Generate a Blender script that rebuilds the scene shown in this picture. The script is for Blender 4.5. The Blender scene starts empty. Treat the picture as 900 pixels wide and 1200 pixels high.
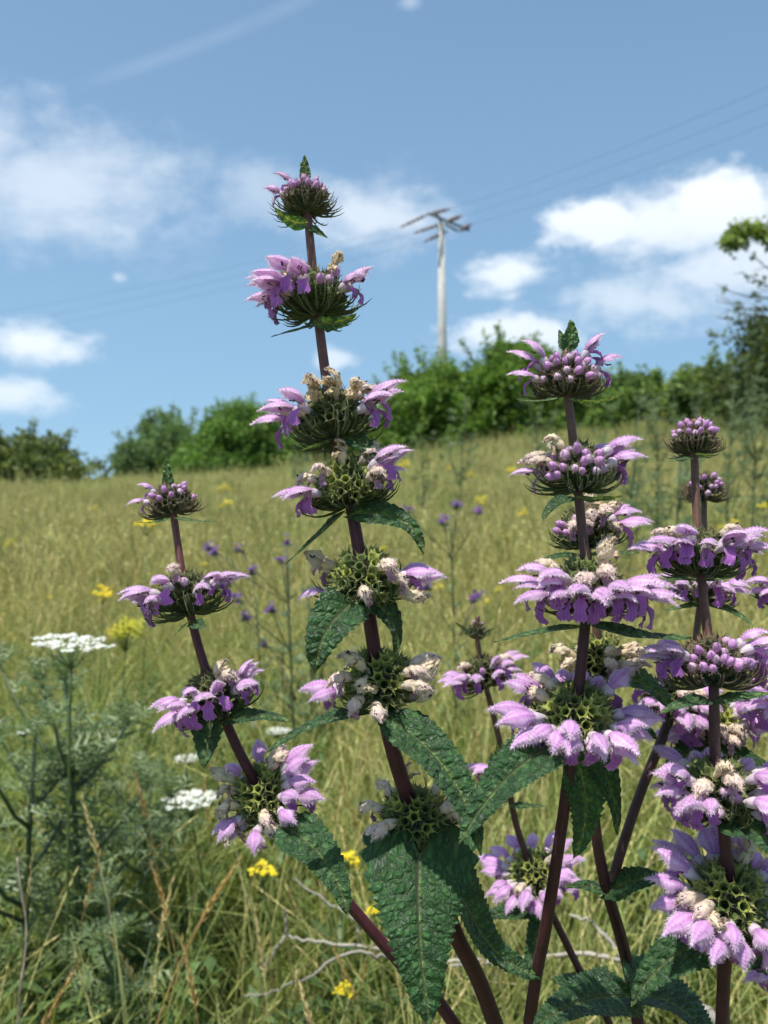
import bpy, math, random
import numpy as np
from mathutils import Vector, Matrix, Euler
R = math.radians
sc = bpy.context.scene
COL = sc.collection

# ------------------------------------------------------------------ camera, sky, sun, exposure
CAM_Z = 0.86
PITCH = -2.1
cam_d = bpy.data.cameras.new('camera'); cam = bpy.data.objects.new('camera', cam_d); COL.objects.link(cam)
cam.location = (0, 0, CAM_Z); cam.rotation_euler = (R(90 + PITCH), 0, 0)
cam_d.sensor_fit = 'VERTICAL'; cam_d.sensor_height = 34.6; cam_d.sensor_width = 25.95; cam_d.lens = 31
cam_d.clip_start = 0.02; cam_d.clip_end = 5000
cam_d.dof.use_dof = True; cam_d.dof.focus_distance = 0.40; cam_d.dof.aperture_fstop = 15
sc.camera = cam
FPX = 600 / (34.6 / 2 / 31)                       # focal length in photograph pixels (900 x 1200)
sc.view_settings.view_transform = 'Standard'; sc.view_settings.look = 'None'
sc.view_settings.gamma = 1; sc.view_settings.exposure = 0.6
sc.render.engine = 'CYCLES'
sc.cycles.max_bounces = 6; sc.cycles.diffuse_bounces = 2; sc.cycles.glossy_bounces = 1; sc.cycles.transmission_bounces = 3; sc.cycles.caustics_reflective = False

SUN_EL, SUN_AZ = 72, 226                          # degrees; azimuth clockwise from +Y (behind and left of the camera)
sd = Vector((math.sin(R(SUN_AZ)) * math.cos(R(SUN_EL)), math.cos(R(SUN_AZ)) * math.cos(R(SUN_EL)), math.sin(R(SUN_EL))))
sun_d = bpy.data.lights.new('sun', 'SUN'); sun_d.energy = 4.0; sun_d.angle = R(0.5); sun_d.color = (1, 0.955, 0.88)
sun = bpy.data.objects.new('sun', sun_d); COL.objects.link(sun); sun.location = sd * 30
sun.rotation_euler = (-sd).to_track_quat('-Z', 'Y').to_euler()

_cp, _sp = math.cos(R(PITCH)), math.sin(R(PITCH))
def ray(px, py):
    x, u = (px - 450) / FPX, (600 - py) / FPX
    return Vector((x, _cp - u * _sp, _sp + u * _cp))
def P(px, py, d):
    return Vector((0, 0, CAM_Z)) + ray(px, py) * d
def azel(px, py):
    v = ray(px, py).normalized()
    return math.atan2(v.x, v.y), math.asin(v.z)

world = bpy.data.worlds.new('World'); sc.world = world; world.use_nodes = True
wn, wl = world.node_tree.nodes, world.node_tree.links
wn.clear()
def W(t, **kw):
    n = wn.new(t)
    for k, v in kw.items(): setattr(n, k, v)
    return n
def wm(op, a, b=None, c=None, clamp=False):
    n = W('ShaderNodeMath', operation=op); n.use_clamp = clamp
    for i, v in enumerate((a, b, c)):
        if v is None: continue
        if isinstance(v, (int, float)): n.inputs[i].default_value = v
        else: wl.new(v, n.inputs[i])
    return n.outputs[0]
def wsmooth(v, lo, hi, to0=0.0, to1=1.0):
    n = W('ShaderNodeMapRange', interpolation_type='SMOOTHSTEP')
    wl.new(v, n.inputs[0]); n.inputs[1].default_value = lo; n.inputs[2].default_value = hi
    n.inputs[3].default_value = to0; n.inputs[4].default_value = to1
    return n.outputs[0]
sky = W('ShaderNodeTexSky', sky_type='NISHITA'); sky.sun_disc = False
sky.sun_elevation = R(SUN_EL); sky.sun_rotation = R(SUN_AZ)
sky.air_density = 1.0; sky.dust_density = 1.3; sky.ozone_density = 2.2; sky.altitude = 200
geo = W('ShaderNodeTexCoord'); lift = W('ShaderNodeVectorMath', operation='MULTIPLY_ADD'); wl.new(geo.outputs['Generated'], lift.inputs[0])
lift.inputs[1].default_value = (1, 1, .54); lift.inputs[2].default_value = (0, 0, .173)      # keeps the sky near the horizon from burning out
nrm_ = W('ShaderNodeVectorMath', operation='NORMALIZE'); wl.new(lift.outputs[0], nrm_.inputs[0]); wl.new(nrm_.outputs[0], sky.inputs[0])
sep = W('ShaderNodeSeparateXYZ'); wl.new(geo.outputs['Generated'], sep.inputs[0])
AZ = wm('ARCTAN2', sep.outputs[0], sep.outputs[1]); EL = wm('ARCSINE', sep.outputs[2])
comb = W('ShaderNodeCombineXYZ'); wl.new(AZ, comb.inputs[0]); wl.new(wm('MULTIPLY', EL, 1.6), comb.inputs[1])
cv_ = W('ShaderNodeCombineXYZ'); wl.new(AZ, cv_.inputs[0]); wl.new(EL, cv_.inputs[1]); azel_v = cv_.outputs[0]
def wnoise(scale, detail, rough=0.55, off=0.0):
    n = W('ShaderNodeTexNoise'); n.inputs['Scale'].default_value = scale; n.inputs['Detail'].default_value = detail
    n.inputs['Roughness'].default_value = rough
    m = W('ShaderNodeVectorMath', operation='ADD'); wl.new(comb.outputs[0], m.inputs[0]); m.inputs[1].default_value = (off, off * .7, off * .3)
    wl.new(m.outputs[0], n.inputs['Vector']); return n.outputs[0]
nz_big = wnoise(5.0, 3, .5, 3.1); nz_mid = wnoise(13, 5, .58, 7.7); nz_fine = wnoise(38, 3, .6, 1.2)
nz_c = wm('ADD', wm('MULTIPLY', nz_mid, .65), wm('MULTIPLY', nz_fine, .35))
# px, py, half-width px, half-height px, edge softness, opacity, roughness of the outline, underside grey
CLOUDS = [
    (70, 215, 230, 105, .95, .55, .9, .15), (-40, 170, 150, 80, .8, .45, .9, .1),
    (430, 250, 150, 62, .9, .62, 1.0, .1), (300, 225, 80, 50, .9, .35, 1.0, .1),
    (800, 264, 175, 66, .8, .9, 1.2, .75), (700, 262, 80, 40, .6, .92, 1.25, .3), (850, 240, 105, 50, .55, .95, 1.15, .3),
    (900, 300, 190, 60, .7, .75, 1.2, .8), (592, 322, 62, 34, .75, .85, 1.3, .3),
    (600, 392, 110, 34, .6, .8, 1.3, .4), (760, 355, 200, 52, .9, .55, 1.3, .5),
    (45, 405, 80, 33, .8, .85, 1.2, .3), (5, 462, 74, 30, .85, .7, 1.2, .4), (392, 422, 45, 20, .7, .6, 1.2, .2),
    (139, 325, 14, 10, .8, .4, .8, .0), (480, 2, 22, 12, .9, .3, .8, 0),
]
alpha = None; grey = None
for (px, py, hw, hh, soft, op, amp, gr) in CLOUDS:
    a0, e0 = azel(px, py)
    q = W('ShaderNodeVectorMath', operation='MULTIPLY_ADD'); wl.new(azel_v, q.inputs[0]); q.inputs[1].default_value = (FPX / hw, FPX / hh, 0); q.inputs[2].default_value = (-a0 * FPX / hw, -e0 * FPX / hh, 0)
    r = W('ShaderNodeVectorMath', operation='LENGTH'); wl.new(q.outputs[0], r.inputs[0])
    f = wm('SUBTRACT', wm('MULTIPLY_ADD', nz_c, amp * 1.7, .92 - amp * .85), r.outputs['Value'])
    al = wsmooth(f, 0.0, soft, 0, op)
    alpha = al if alpha is None else wm('MAXIMUM', alpha, al)
    if gr >= .3:
        uy = wm('MULTIPLY_ADD', EL, FPX / hh, -e0 * FPX / hh); g = wm('MULTIPLY', wsmooth(uy, .35, -.75, 0, gr), al)
        grey = g if grey is None else wm('MAXIMUM', grey, g)
# the same kind of broken fair-weather cloud goes on round the rest of the sky
away = wsmooth(wm('ABSOLUTE', AZ), .52, .75)
high = wsmooth(EL, .62, .8)
outside = wm('MULTIPLY', wm('MAXIMUM', away, high), wsmooth(EL, .0, .08))
al = wm('MULTIPLY', wm('MULTIPLY', wsmooth(wm('ADD', wm('MULTIPLY', nz_big, .7), wm('MULTIPLY', nz_c, .3)), .52, .68), .8), outside)
alpha = wm('MAXIMUM', alpha, al)
# thin high streak
a0, e0 = azel(100, 98); a1, e1 = azel(345, 5)
L = math.hypot(a1 - a0, e1 - e0); tx, ty = (a1 - a0) / L, (e1 - e0) / L
da, de = wm('SUBTRACT', AZ, a0), wm('SUBTRACT', EL, e0)
along = wm('ADD', wm('MULTIPLY', da, tx), wm('MULTIPLY', de, ty)); across = wm('ABSOLUTE', wm('SUBTRACT', wm('MULTIPLY', da, ty), wm('MULTIPLY', de, tx)))
st = wm('MULTIPLY', wm('MULTIPLY', wsmooth(across, .011, .0), wsmooth(along, -.03, .05)), wm('MULTIPLY', wsmooth(along, L + .06, L), wm('MULTIPLY', nz_mid, .14)))
alpha = wm('MAXIMUM', alpha, st)
ccol = W('ShaderNodeMix', data_type='RGBA'); wl.new(grey, ccol.inputs[0])
ccol.inputs[6].default_value = (.72, .77, .82, 1); ccol.inputs[7].default_value = (.47, .56, .66, 1)
bg1 = W('ShaderNodeBackground'); bg2 = W('ShaderNodeBackground'); mixs = W('ShaderNodeMixShader'); out = W('ShaderNodeOutputWorld')
tint = W('ShaderNodeMix', data_type='RGBA', blend_type='MULTIPLY'); tint.inputs[0].default_value = 1; wl.new(sky.outputs[0], tint.inputs[6]); tint.inputs[7].default_value = (1.0, 1.10, 1.03, 1)
wl.new(tint.outputs[2], bg1.inputs[0]); bg1.inputs[1].default_value = 0.108
wl.new(ccol.outputs[2], bg2.inputs[0]); bg2.inputs[1].default_value = 0.95
wl.new(alpha, mixs.inputs[0]); wl.new(bg1.outputs[0], mixs.inputs[1]); wl.new(bg2.outputs[0], mixs.inputs[2]); wl.new(mixs.outputs[0], out.inputs[0])

# ------------------------------------------------------------------ helpers
def tag(o, label=None, cat=None, group=None, kind=None):
    if label: o['label'] = label
    if cat: o['category'] = cat
    if group: o['group'] = group
    if kind: o['kind'] = kind
    return o
class MB:
    def __init__(s): s.v = []; s.f = []; s.c = []; s.uv = []
    def add(s, verts, faces, cols, uvs=None):
        b = len(s.v)
        s.v += [tuple(v) for v in verts]; s.f += [tuple(i + b for i in f) for f in faces]
        if len(cols) == 3 and isinstance(cols[0], (int, float)): cols = [cols] * len(verts)
        s.c += [tuple(c)[:3] for c in cols]
        s.uv += list(uvs) if uvs is not None else [(0, 0)] * len(verts)
    def tube(s, pts, rad, n=6, col=(1, 1, 1), cap=True, square=0.0):
        pts = [Vector(p) for p in pts]; m = len(pts)
        if isinstance(rad, (int, float)): rad = [rad] * m
        cols = col if not isinstance(col[0], (int, float)) else [col] * m
        V = []; C = []; F = []
        t0 = (pts[1] - pts[0]).normalized()
        ref = Vector((0, 0, 1)) if abs(t0.z) < .9 else Vector((1, 0, 0))
        nrm = t0.cross(ref).normalized()
        for i in range(m):
            t = (pts[min(i + 1, m - 1)] - pts[max(i - 1, 0)]).normalized()
            nrm = (nrm - t * nrm.dot(t)).normalized(); bi = t.cross(nrm)
            for k in range(n):
                a = 2 * math.pi * k / n
                q = rad[i] * (1 + square * (math.cos(4 * a)))
                V.append(pts[i] + nrm * math.cos(a) * q + bi * math.sin(a) * q); C.append(cols[i])
        for i in range(m - 1):
            for k in range(n):
                F.append((i * n + k, i * n + (k + 1) % n, (i + 1) * n + (k + 1) % n, (i + 1) * n + k))
        if cap: F.append(tuple(range(n))[::-1]); F.append(tuple((m - 1) * n + k for k in range(n)))
        s.add(V, F, C)
    def mesh(s, name, mat, smooth=True):
        me = bpy.data.meshes.new(name); me.from_pydata(s.v, [], s.f)
        if smooth: me.polygons.foreach_set('use_smooth', [True] * len(me.polygons))
        at = me.color_attributes.new('Col', 'FLOAT_COLOR', 'POINT')
        c = np.ones((len(s.v), 4), np.float32); c[:, :3] = np.array(s.c, np.float32).reshape(-1, 3); at.data.foreach_set('color', c.ravel())
        if any(u != (0, 0) for u in s.uv[:400]):
            ul = me.uv_layers.new(name='UVMap'); li = np.zeros(len(me.loops), np.int32); me.loops.foreach_get('vertex_index', li)
            ul.data.foreach_set('uv', np.array(s.uv, np.float32)[li].ravel())
        me.materials.append(mat); me.update()
        return me
    def build(s, name, mat, parent=None, smooth=True):
        return link(name, s.mesh(name, mat, smooth), parent)
def link(name, me, parent=None, mw=None):
    o = bpy.data.objects.new(name, me); COL.objects.link(o)
    if parent is not None: o.parent = parent
    if mw is not None: o.matrix_local = mw
    return o
def empty(name, loc=(0, 0, 0)):
    o = bpy.data.objects.new(name, None); COL.objects.link(o); o.location = loc; o.empty_display_size = .02
    return o
def mixc(a, b, t):
    t = max(0., min(1., t)); return tuple(a[i] + (b[i] - a[i]) * t for i in range(3))
def sstep(a, b, x):
    t = max(0., min(1., (x - a) / (b - a))); return t * t * (3 - 2 * t)
def catmull(pts, sub=8):
    out = []
    n = len(pts)
    for i in range(n - 1):
        p0, p1, p2, p3 = pts[max(i - 1, 0)], pts[i], pts[i + 1], pts[min(i + 2, n - 1)]
        for k in range(sub):
            t = k / sub
            out.append(.5 * ((2 * p1) + (p2 - p0) * t + (2 * p0 - 5 * p1 + 4 * p2 - p3) * t * t + (3 * p1 - p0 - 3 * p2 + p3) * t ** 3))
    out.append(pts[-1]); return out

# ------------------------------------------------------------------ materials
def mat_new(name):
    m = bpy.data.materials.new(name); m.use_nodes = True; nt = m.node_tree; nt.nodes.clear(); return m, nt.nodes, nt.links
def soft_mat(name, trans=.3, rough=.6, noise_scale=200, noise_amt=.25, sheen=0, spec=.3, inst=0.0, bump=0.0, bump_scale=900, tcol=(1, 1, 1), bright=1.0):
    """vertex-coloured plant tissue: diffuse + gloss with light passing through"""
    m, n, l = mat_new(name)
    at = n.new('ShaderNodeAttribute'); at.attribute_name = 'Col'
    tc = n.new('ShaderNodeTexCoord'); nz = n.new('ShaderNodeTexNoise'); nz.inputs['Scale'].default_value = noise_scale; nz.inputs['Detail'].default_value = 3
    l.new(tc.outputs['Object'], nz.inputs['Vector'])
    mr = n.new('ShaderNodeMapRange'); l.new(nz.outputs[0], mr.inputs[0]); mr.inputs[1].default_value = .25; mr.inputs[2].default_value = .75
    mr.inputs[3].default_value = bright * (1 - noise_amt); mr.inputs[4].default_value = bright * (1 + noise_amt)
    val = mr.outputs[0]
    if inst:
        oi = n.new('ShaderNodeObjectInfo'); r2 = n.new('ShaderNodeMapRange'); l.new(oi.outputs['Random'], r2.inputs[0])
        r2.inputs[3].default_value = 1 - inst; r2.inputs[4].default_value = 1 + inst
        mu = n.new('ShaderNodeMath'); mu.operation = 'MULTIPLY'; l.new(val, mu.inputs[0]); l.new(r2.outputs[0], mu.inputs[1]); val = mu.outputs[0]
    vm = n.new('ShaderNodeVectorMath'); vm.operation = 'SCALE'; l.new(at.outputs['Color'], vm.inputs[0]); l.new(val, vm.inputs['Scale'])
    col = vm.outputs[0]
    if inst:
        hs = n.new('ShaderNodeHueSaturation'); l.new(col, hs.inputs['Color'])
        r3 = n.new('ShaderNodeMapRange'); mm = n.new('ShaderNodeMath'); mm.operation = 'FRACT'; m3 = n.new('ShaderNodeMath'); m3.operation = 'MULTIPLY'; m3.inputs[1].default_value = 17.3
        l.new(oi.outputs['Random'], m3.inputs[0]); l.new(m3.outputs[0], mm.inputs[0]); l.new(mm.outputs[0], r3.inputs[0]); r3.inputs[3].default_value = .5 - inst * .07; r3.inputs[4].default_value = .5 + inst * .05
        l.new(r3.outputs[0], hs.inputs['Hue']); col = hs.outputs[0]
    b = n.new('ShaderNodeBsdfPrincipled'); l.new(col, b.inputs['Base Color']); b.inputs['Roughness'].default_value = rough
    b.inputs['Specular IOR Level'].default_value = spec
    if sheen: b.inputs['Sheen Weight'].default_value = sheen; b.inputs['Sheen Roughness'].default_value = .4
    if bump:
        nb = n.new('ShaderNodeTexNoise'); nb.inputs['Scale'].default_value = bump_scale; nb.inputs['Detail'].default_value = 2; l.new(tc.outputs['Object'], nb.inputs['Vector'])
        bp = n.new('ShaderNodeBump'); bp.inputs['Strength'].default_value = .6; bp.inputs['Distance'].default_value = bump; l.new(nb.outputs[0], bp.inputs['Height']); l.new(bp.outputs[0], b.inputs['Normal'])
    tr = n.new('ShaderNodeBsdfTranslucent'); mc = n.new('ShaderNodeMix'); mc.data_type = 'RGBA'; mc.blend_type = 'MULTIPLY'; mc.inputs[0].default_value = 1
    l.new(col, mc.inputs[6]); mc.inputs[7].default_value = (*tcol, 1); l.new(mc.outputs[2], tr.inputs[0])
    mx = n.new('ShaderNodeMixShader'); mx.inputs[0].default_value = trans; l.new(b.outputs[0], mx.inputs[1]); l.new(tr.outputs[0], mx.inputs[2])
    o = n.new('ShaderNodeOutputMaterial'); l.new(mx.outputs[0], o.inputs[0])
    return m
M_petal = soft_mat('petal', .30, .55, 420, .14, sheen=.35, spec=.25, inst=.10, bump=.0003, bump_scale=700)
M_calyx = soft_mat('calyx', .22, .6, 300, .3, sheen=.15, inst=.16)
M_stem = soft_mat('stem', .0, .5, 180, .35, sheen=.06, spec=.4, bump=.0004, bump_scale=260)
M_grass = soft_mat('grass', .34, .5, 12, .3, spec=.4, inst=.34, tcol=(1.12, 1.08, .6), bright=1.38)
M_herb = soft_mat('herb', .30, .45, 40, .3, spec=.5, inst=.15, tcol=(1.1, 1.1, .6), bright=1.25)
M_bush = soft_mat('bush_leaf', .42, .55, .9, .35, spec=.3, tcol=(1.25, 1.12, .7), bright=2.2)
M_bark = soft_mat('bark', 0, .85, 14, .4, bump=.01, bump_scale=30)
M_wild = soft_mat('wildflower', .25, .6, 150, .15)

def leaf_material():
    m, n, l = mat_new('rugose_leaf')
    at = n.new('ShaderNodeAttribute'); at.attribute_name = 'Col'
    uv = n.new('ShaderNodeUVMap'); uv.uv_map = 'UVMap'
    nzw = n.new('ShaderNodeTexNoise'); nzw.inputs['Scale'].default_value = 5; l.new(uv.outputs[0], nzw.inputs['Vector'])
    wv = n.new('ShaderNodeMix'); wv.data_type = 'RGBA'; wv.blend_type = 'LINEAR_LIGHT'; wv.inputs[0].default_value = .05; l.new(uv.outputs[0], wv.inputs[6]); l.new(nzw.outputs['Color'], wv.inputs[7])
    def vor(scale):
        v = n.new('ShaderNodeTexVoronoi'); v.feature = 'DISTANCE_TO_EDGE'; v.inputs['Randomness'].default_value = .75; v.inputs['Scale'].default_value = scale; l.new(wv.outputs[2], v.inputs['Vector']); return v.outputs['Distance']
    def rng(v, a, b, c, d, sm=True):
        r = n.new('ShaderNodeMapRange'); r.interpolation_type = 'SMOOTHSTEP' if sm else 'LINEAR'
        l.new(v, r.inputs[0]); r.inputs[1].default_value = a; r.inputs[2].default_value = b; r.inputs[3].default_value = c; r.inputs[4].default_value = d; return r.outputs[0]
    v1 = rng(vor(3.1), 0, .42, 0, 1); v2 = rng(vor(7.5), 0, .35, 0, 1)
    hh = n.new('ShaderNodeMath'); hh.operation = 'MULTIPLY_ADD'; l.new(v2, hh.inputs[0]); hh.inputs[1].default_value = .16; l.new(v1, hh.inputs[2])
    bp = n.new('ShaderNodeBump'); bp.inputs['Strength'].default_value = 1.0; bp.inputs['Distance'].default_value = .0011; l.new(hh.outputs[0], bp.inputs['Height'])
    nz = n.new('ShaderNodeTexNoise'); nz.inputs['Scale'].default_value = 1.3; nz.inputs['Detail'].default_value = 4; l.new(uv.outputs[0], nz.inputs['Vector'])
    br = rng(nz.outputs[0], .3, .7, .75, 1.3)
    groove_shade = rng(v1, 0, .4, .6, 1.12)  # colour darkened along the cell edges, imitating shade in the grooves
    mu = n.new('ShaderNodeMath'); mu.operation = 'MULTIPLY'; l.new(br, mu.inputs[0]); l.new(groove_shade, mu.inputs[1])
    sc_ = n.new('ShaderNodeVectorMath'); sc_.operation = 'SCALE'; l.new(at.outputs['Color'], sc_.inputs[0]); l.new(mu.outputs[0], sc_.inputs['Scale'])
    # pale insect-bitten flecks
    ns = n.new('ShaderNodeTexNoise'); ns.inputs['Scale'].default_value = 4.2; ns.inputs['Detail'].default_value = 1; l.new(uv.outputs[0], ns.inputs['Vector'])
    fl = rng(ns.outputs[0], .775, .79, 0, .6)
    mf = n.new('ShaderNodeMix'); mf.data_type = 'RGBA'; l.new(fl, mf.inputs[0]); l.new(sc_.outputs[0], mf.inputs[6]); mf.inputs[7].default_value = (.30, .33, .22, 1)
    g = n.new('ShaderNodeNewGeometry')
    under = n.new('ShaderNodeMix'); under.data_type = 'RGBA'; l.new(g.outputs['Backfacing'], under.inputs[0]); l.new(mf.outputs[2], under.inputs[6])
    ul = n.new('ShaderNodeVectorMath'); ul.operation = 'MULTIPLY_ADD'; l.new(mf.outputs[2], ul.inputs[0]); ul.inputs[1].default_value = (1.2, 1.1, 1.2); ul.inputs[2].default_value = (.012, .016, .010)
    l.new(ul.outputs[0], under.inputs[7])
    b = n.new('ShaderNodeBsdfPrincipled'); l.new(under.outputs[2], b.inputs['Base Color']); b.inputs['Roughness'].default_value = .45; b.inputs['Specular IOR Level'].default_value = .32
    b.inputs['Sheen Weight'].default_value = .15; b.inputs['Sheen Roughness'].default_value = .4
    l.new(bp.outputs[0], b.inputs['Normal'])
    tr = n.new('ShaderNodeBsdfTranslucent'); tm = n.new('ShaderNodeVectorMath'); tm.operation = 'MULTIPLY'; l.new(mf.outputs[2], tm.inputs[0]); tm.inputs[1].default_value = (2.6, 2.0, .7); l.new(tm.outputs[0], tr.inputs[0]); l.new(bp.outputs[0], tr.inputs['Normal'])
    mx = n.new('ShaderNodeMixShader'); mx.inputs[0].default_value = .26; l.new(b.outputs[0], mx.inputs[1]); l.new(tr.outputs[0], mx.inputs[2])
    o = n.new('ShaderNodeOutputMaterial'); l.new(mx.outputs[0], o.inputs[0]); return m
M_leaf = leaf_material()

def ground_material():
    m, n, l = mat_new('meadow_soil')
    tc = n.new('ShaderNodeTexCoord')
    def nz(s, d):
        t = n.new('ShaderNodeTexNoise'); t.inputs['Scale'].default_value = s; t.inputs['Detail'].default_value = d; l.new(tc.outputs['Object'], t.inputs['Vector']); return t.outputs[0]
    r = n.new('ShaderNodeValToRGB'); l.new(nz(.35, 6), r.inputs[0])
    e = r.color_ramp.elements; e[0].position = .32; e[0].color = (.09, .12, .03, 1); e[1].position = .7; e[1].color = (.24, .22, .09, 1)
    r2 = n.new('ShaderNodeValToRGB'); l.new(nz(30, 5), r2.inputs[0]); e = r2.color_ramp.elements; e[0].position = .3; e[0].color = (.35, .35, .3, 1); e[1].position = .7; e[1].color = (1.15, 1.15, 1.1, 1)
    mx = n.new('ShaderNodeMix'); mx.data_type = 'RGBA'; mx.blend_type = 'MULTIPLY'; mx.inputs[0].default_value = 1; l.new(r.outputs[0], mx.inputs[6]); l.new(r2.outputs[0], mx.inputs[7])
    b = n.new('ShaderNodeBsdfPrincipled'); l.new(mx.outputs[2], b.inputs['Base Color']); b.inputs['Roughness'].default_value = .95
    bp = n.new('ShaderNodeBump'); bp.inputs['Distance'].default_value = .05; l.new(nz(18, 6), bp.inputs['Height']); l.new(bp.outputs[0], b.inputs['Normal'])
    o = n.new('ShaderNodeOutputMaterial'); l.new(b.outputs[0], o.inputs[0]); return m
M_ground = ground_material()
def concrete_material():
    m, n, l = mat_new('weathered_concrete')
    tc = n.new('ShaderNodeTexCoord'); t = n.new('ShaderNodeTexNoise'); t.inputs['Scale'].default_value = 3; t.inputs['Detail'].default_value = 6; l.new(tc.outputs['Object'], t.inputs['Vector'])
    r = n.new('ShaderNodeValToRGB'); l.new(t.outputs[0], r.inputs[0]); e = r.color_ramp.elements; e[0].position = .3; e[0].color = (.42, .41, .37, 1); e[1].position = .7; e[1].color = (.62, .61, .56, 1)
    b = n.new('ShaderNodeBsdfPrincipled'); l.new(r.outputs[0], b.inputs['Base Color']); b.inputs['Roughness'].default_value = .9
    o = n.new('ShaderNodeOutputMaterial'); l.new(b.outputs[0], o.inputs[0]); return m
M_conc = concrete_material()
M_metal = soft_mat('galvanised_steel', 0, .6, 6, .2)

# ------------------------------------------------------------------ ground
def gh(x, y):
    xx = 22 * math.tanh(x / 22)
    f = y / 25 if y < 28 else 1.12 + .18 * (1 - math.exp(-(y - 28) / 8))
    f = max(f, -.3) * (sstep(-4, 8, y) if y < 8 else 1)
    if y > 45: f *= max(.25, 1 - (y - 45) / 260)
    b = .02 * math.sin(x * 1.7 + 1) * math.sin(y * 1.3) * sstep(.8, 3, abs(y))
    return f * (.88 + .13 * xx + .0053 * xx * xx) + b
xs = sorted(set([round(v, 2) for v in list(np.linspace(-40, 40, 81)) + list(np.linspace(-3, 3, 25)) + [-1500, -700, -300, -150, -90, -60, 60, 90, 150, 300, 700, 1500]]))
ys = sorted(set([round(v, 2) for v in list(np.linspace(-8, 60, 69)) + list(np.linspace(0, 5, 21)) + [-1500, -600, -200, -80, -30, -15, 75, 100, 150, 250, 450, 900, 1800, 2500]]))
g = MB(); nx, ny = len(xs), len(ys)
g.add([(x, y, gh(x, y)) for y in ys for x in xs], [(j * nx + i, j * nx + i + 1, (j + 1) * nx + i + 1, (j + 1) * nx + i) for j in range(ny - 1) for i in range(nx - 1)], (1, 1, 1))
tag(g.build('ground', M_ground), 'gently rising meadow hillside beneath the grass', 'ground', kind='structure')

# ------------------------------------------------------------------ flowers of the purple whorled plants
C_LILAC, C_PALE, C_DEEP, C_WHITE = (.60, .26, .61), (.80, .60, .79), (.34, .068, .42), (.78, .73, .71)
C_CREAM, C_TAN = (.80, .66, .43), (.45, .28, .13)
mm = .001
def curve2(start, ang0, ang1, length, n, x0, z0, power=1.0):
    """planar curve in xz whose direction turns from ang0 to ang1 (degrees)"""
    pts = [(x0, z0)]; tans = []
    for i in range(n):
        a = R(ang0 + (ang1 - ang0) * ((i + .5) / n) ** power); tans.append(a)
        pts.append((pts[-1][0] + math.cos(a) * length / n, pts[-1][1] + math.sin(a) * length / n))
    tans.append(tans[-1]); return pts, tans
def hairs(mb, rng, p, d, ln, col, w=.00007):
    d = Vector(d).normalized(); s = d.cross(Vector((rng.uniform(-1, 1), rng.uniform(-1, 1), rng.uniform(-1, 1)))).normalized() * w
    mb.add([p - s, p + s, p + d * ln], [(0, 1, 2)], col)
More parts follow.
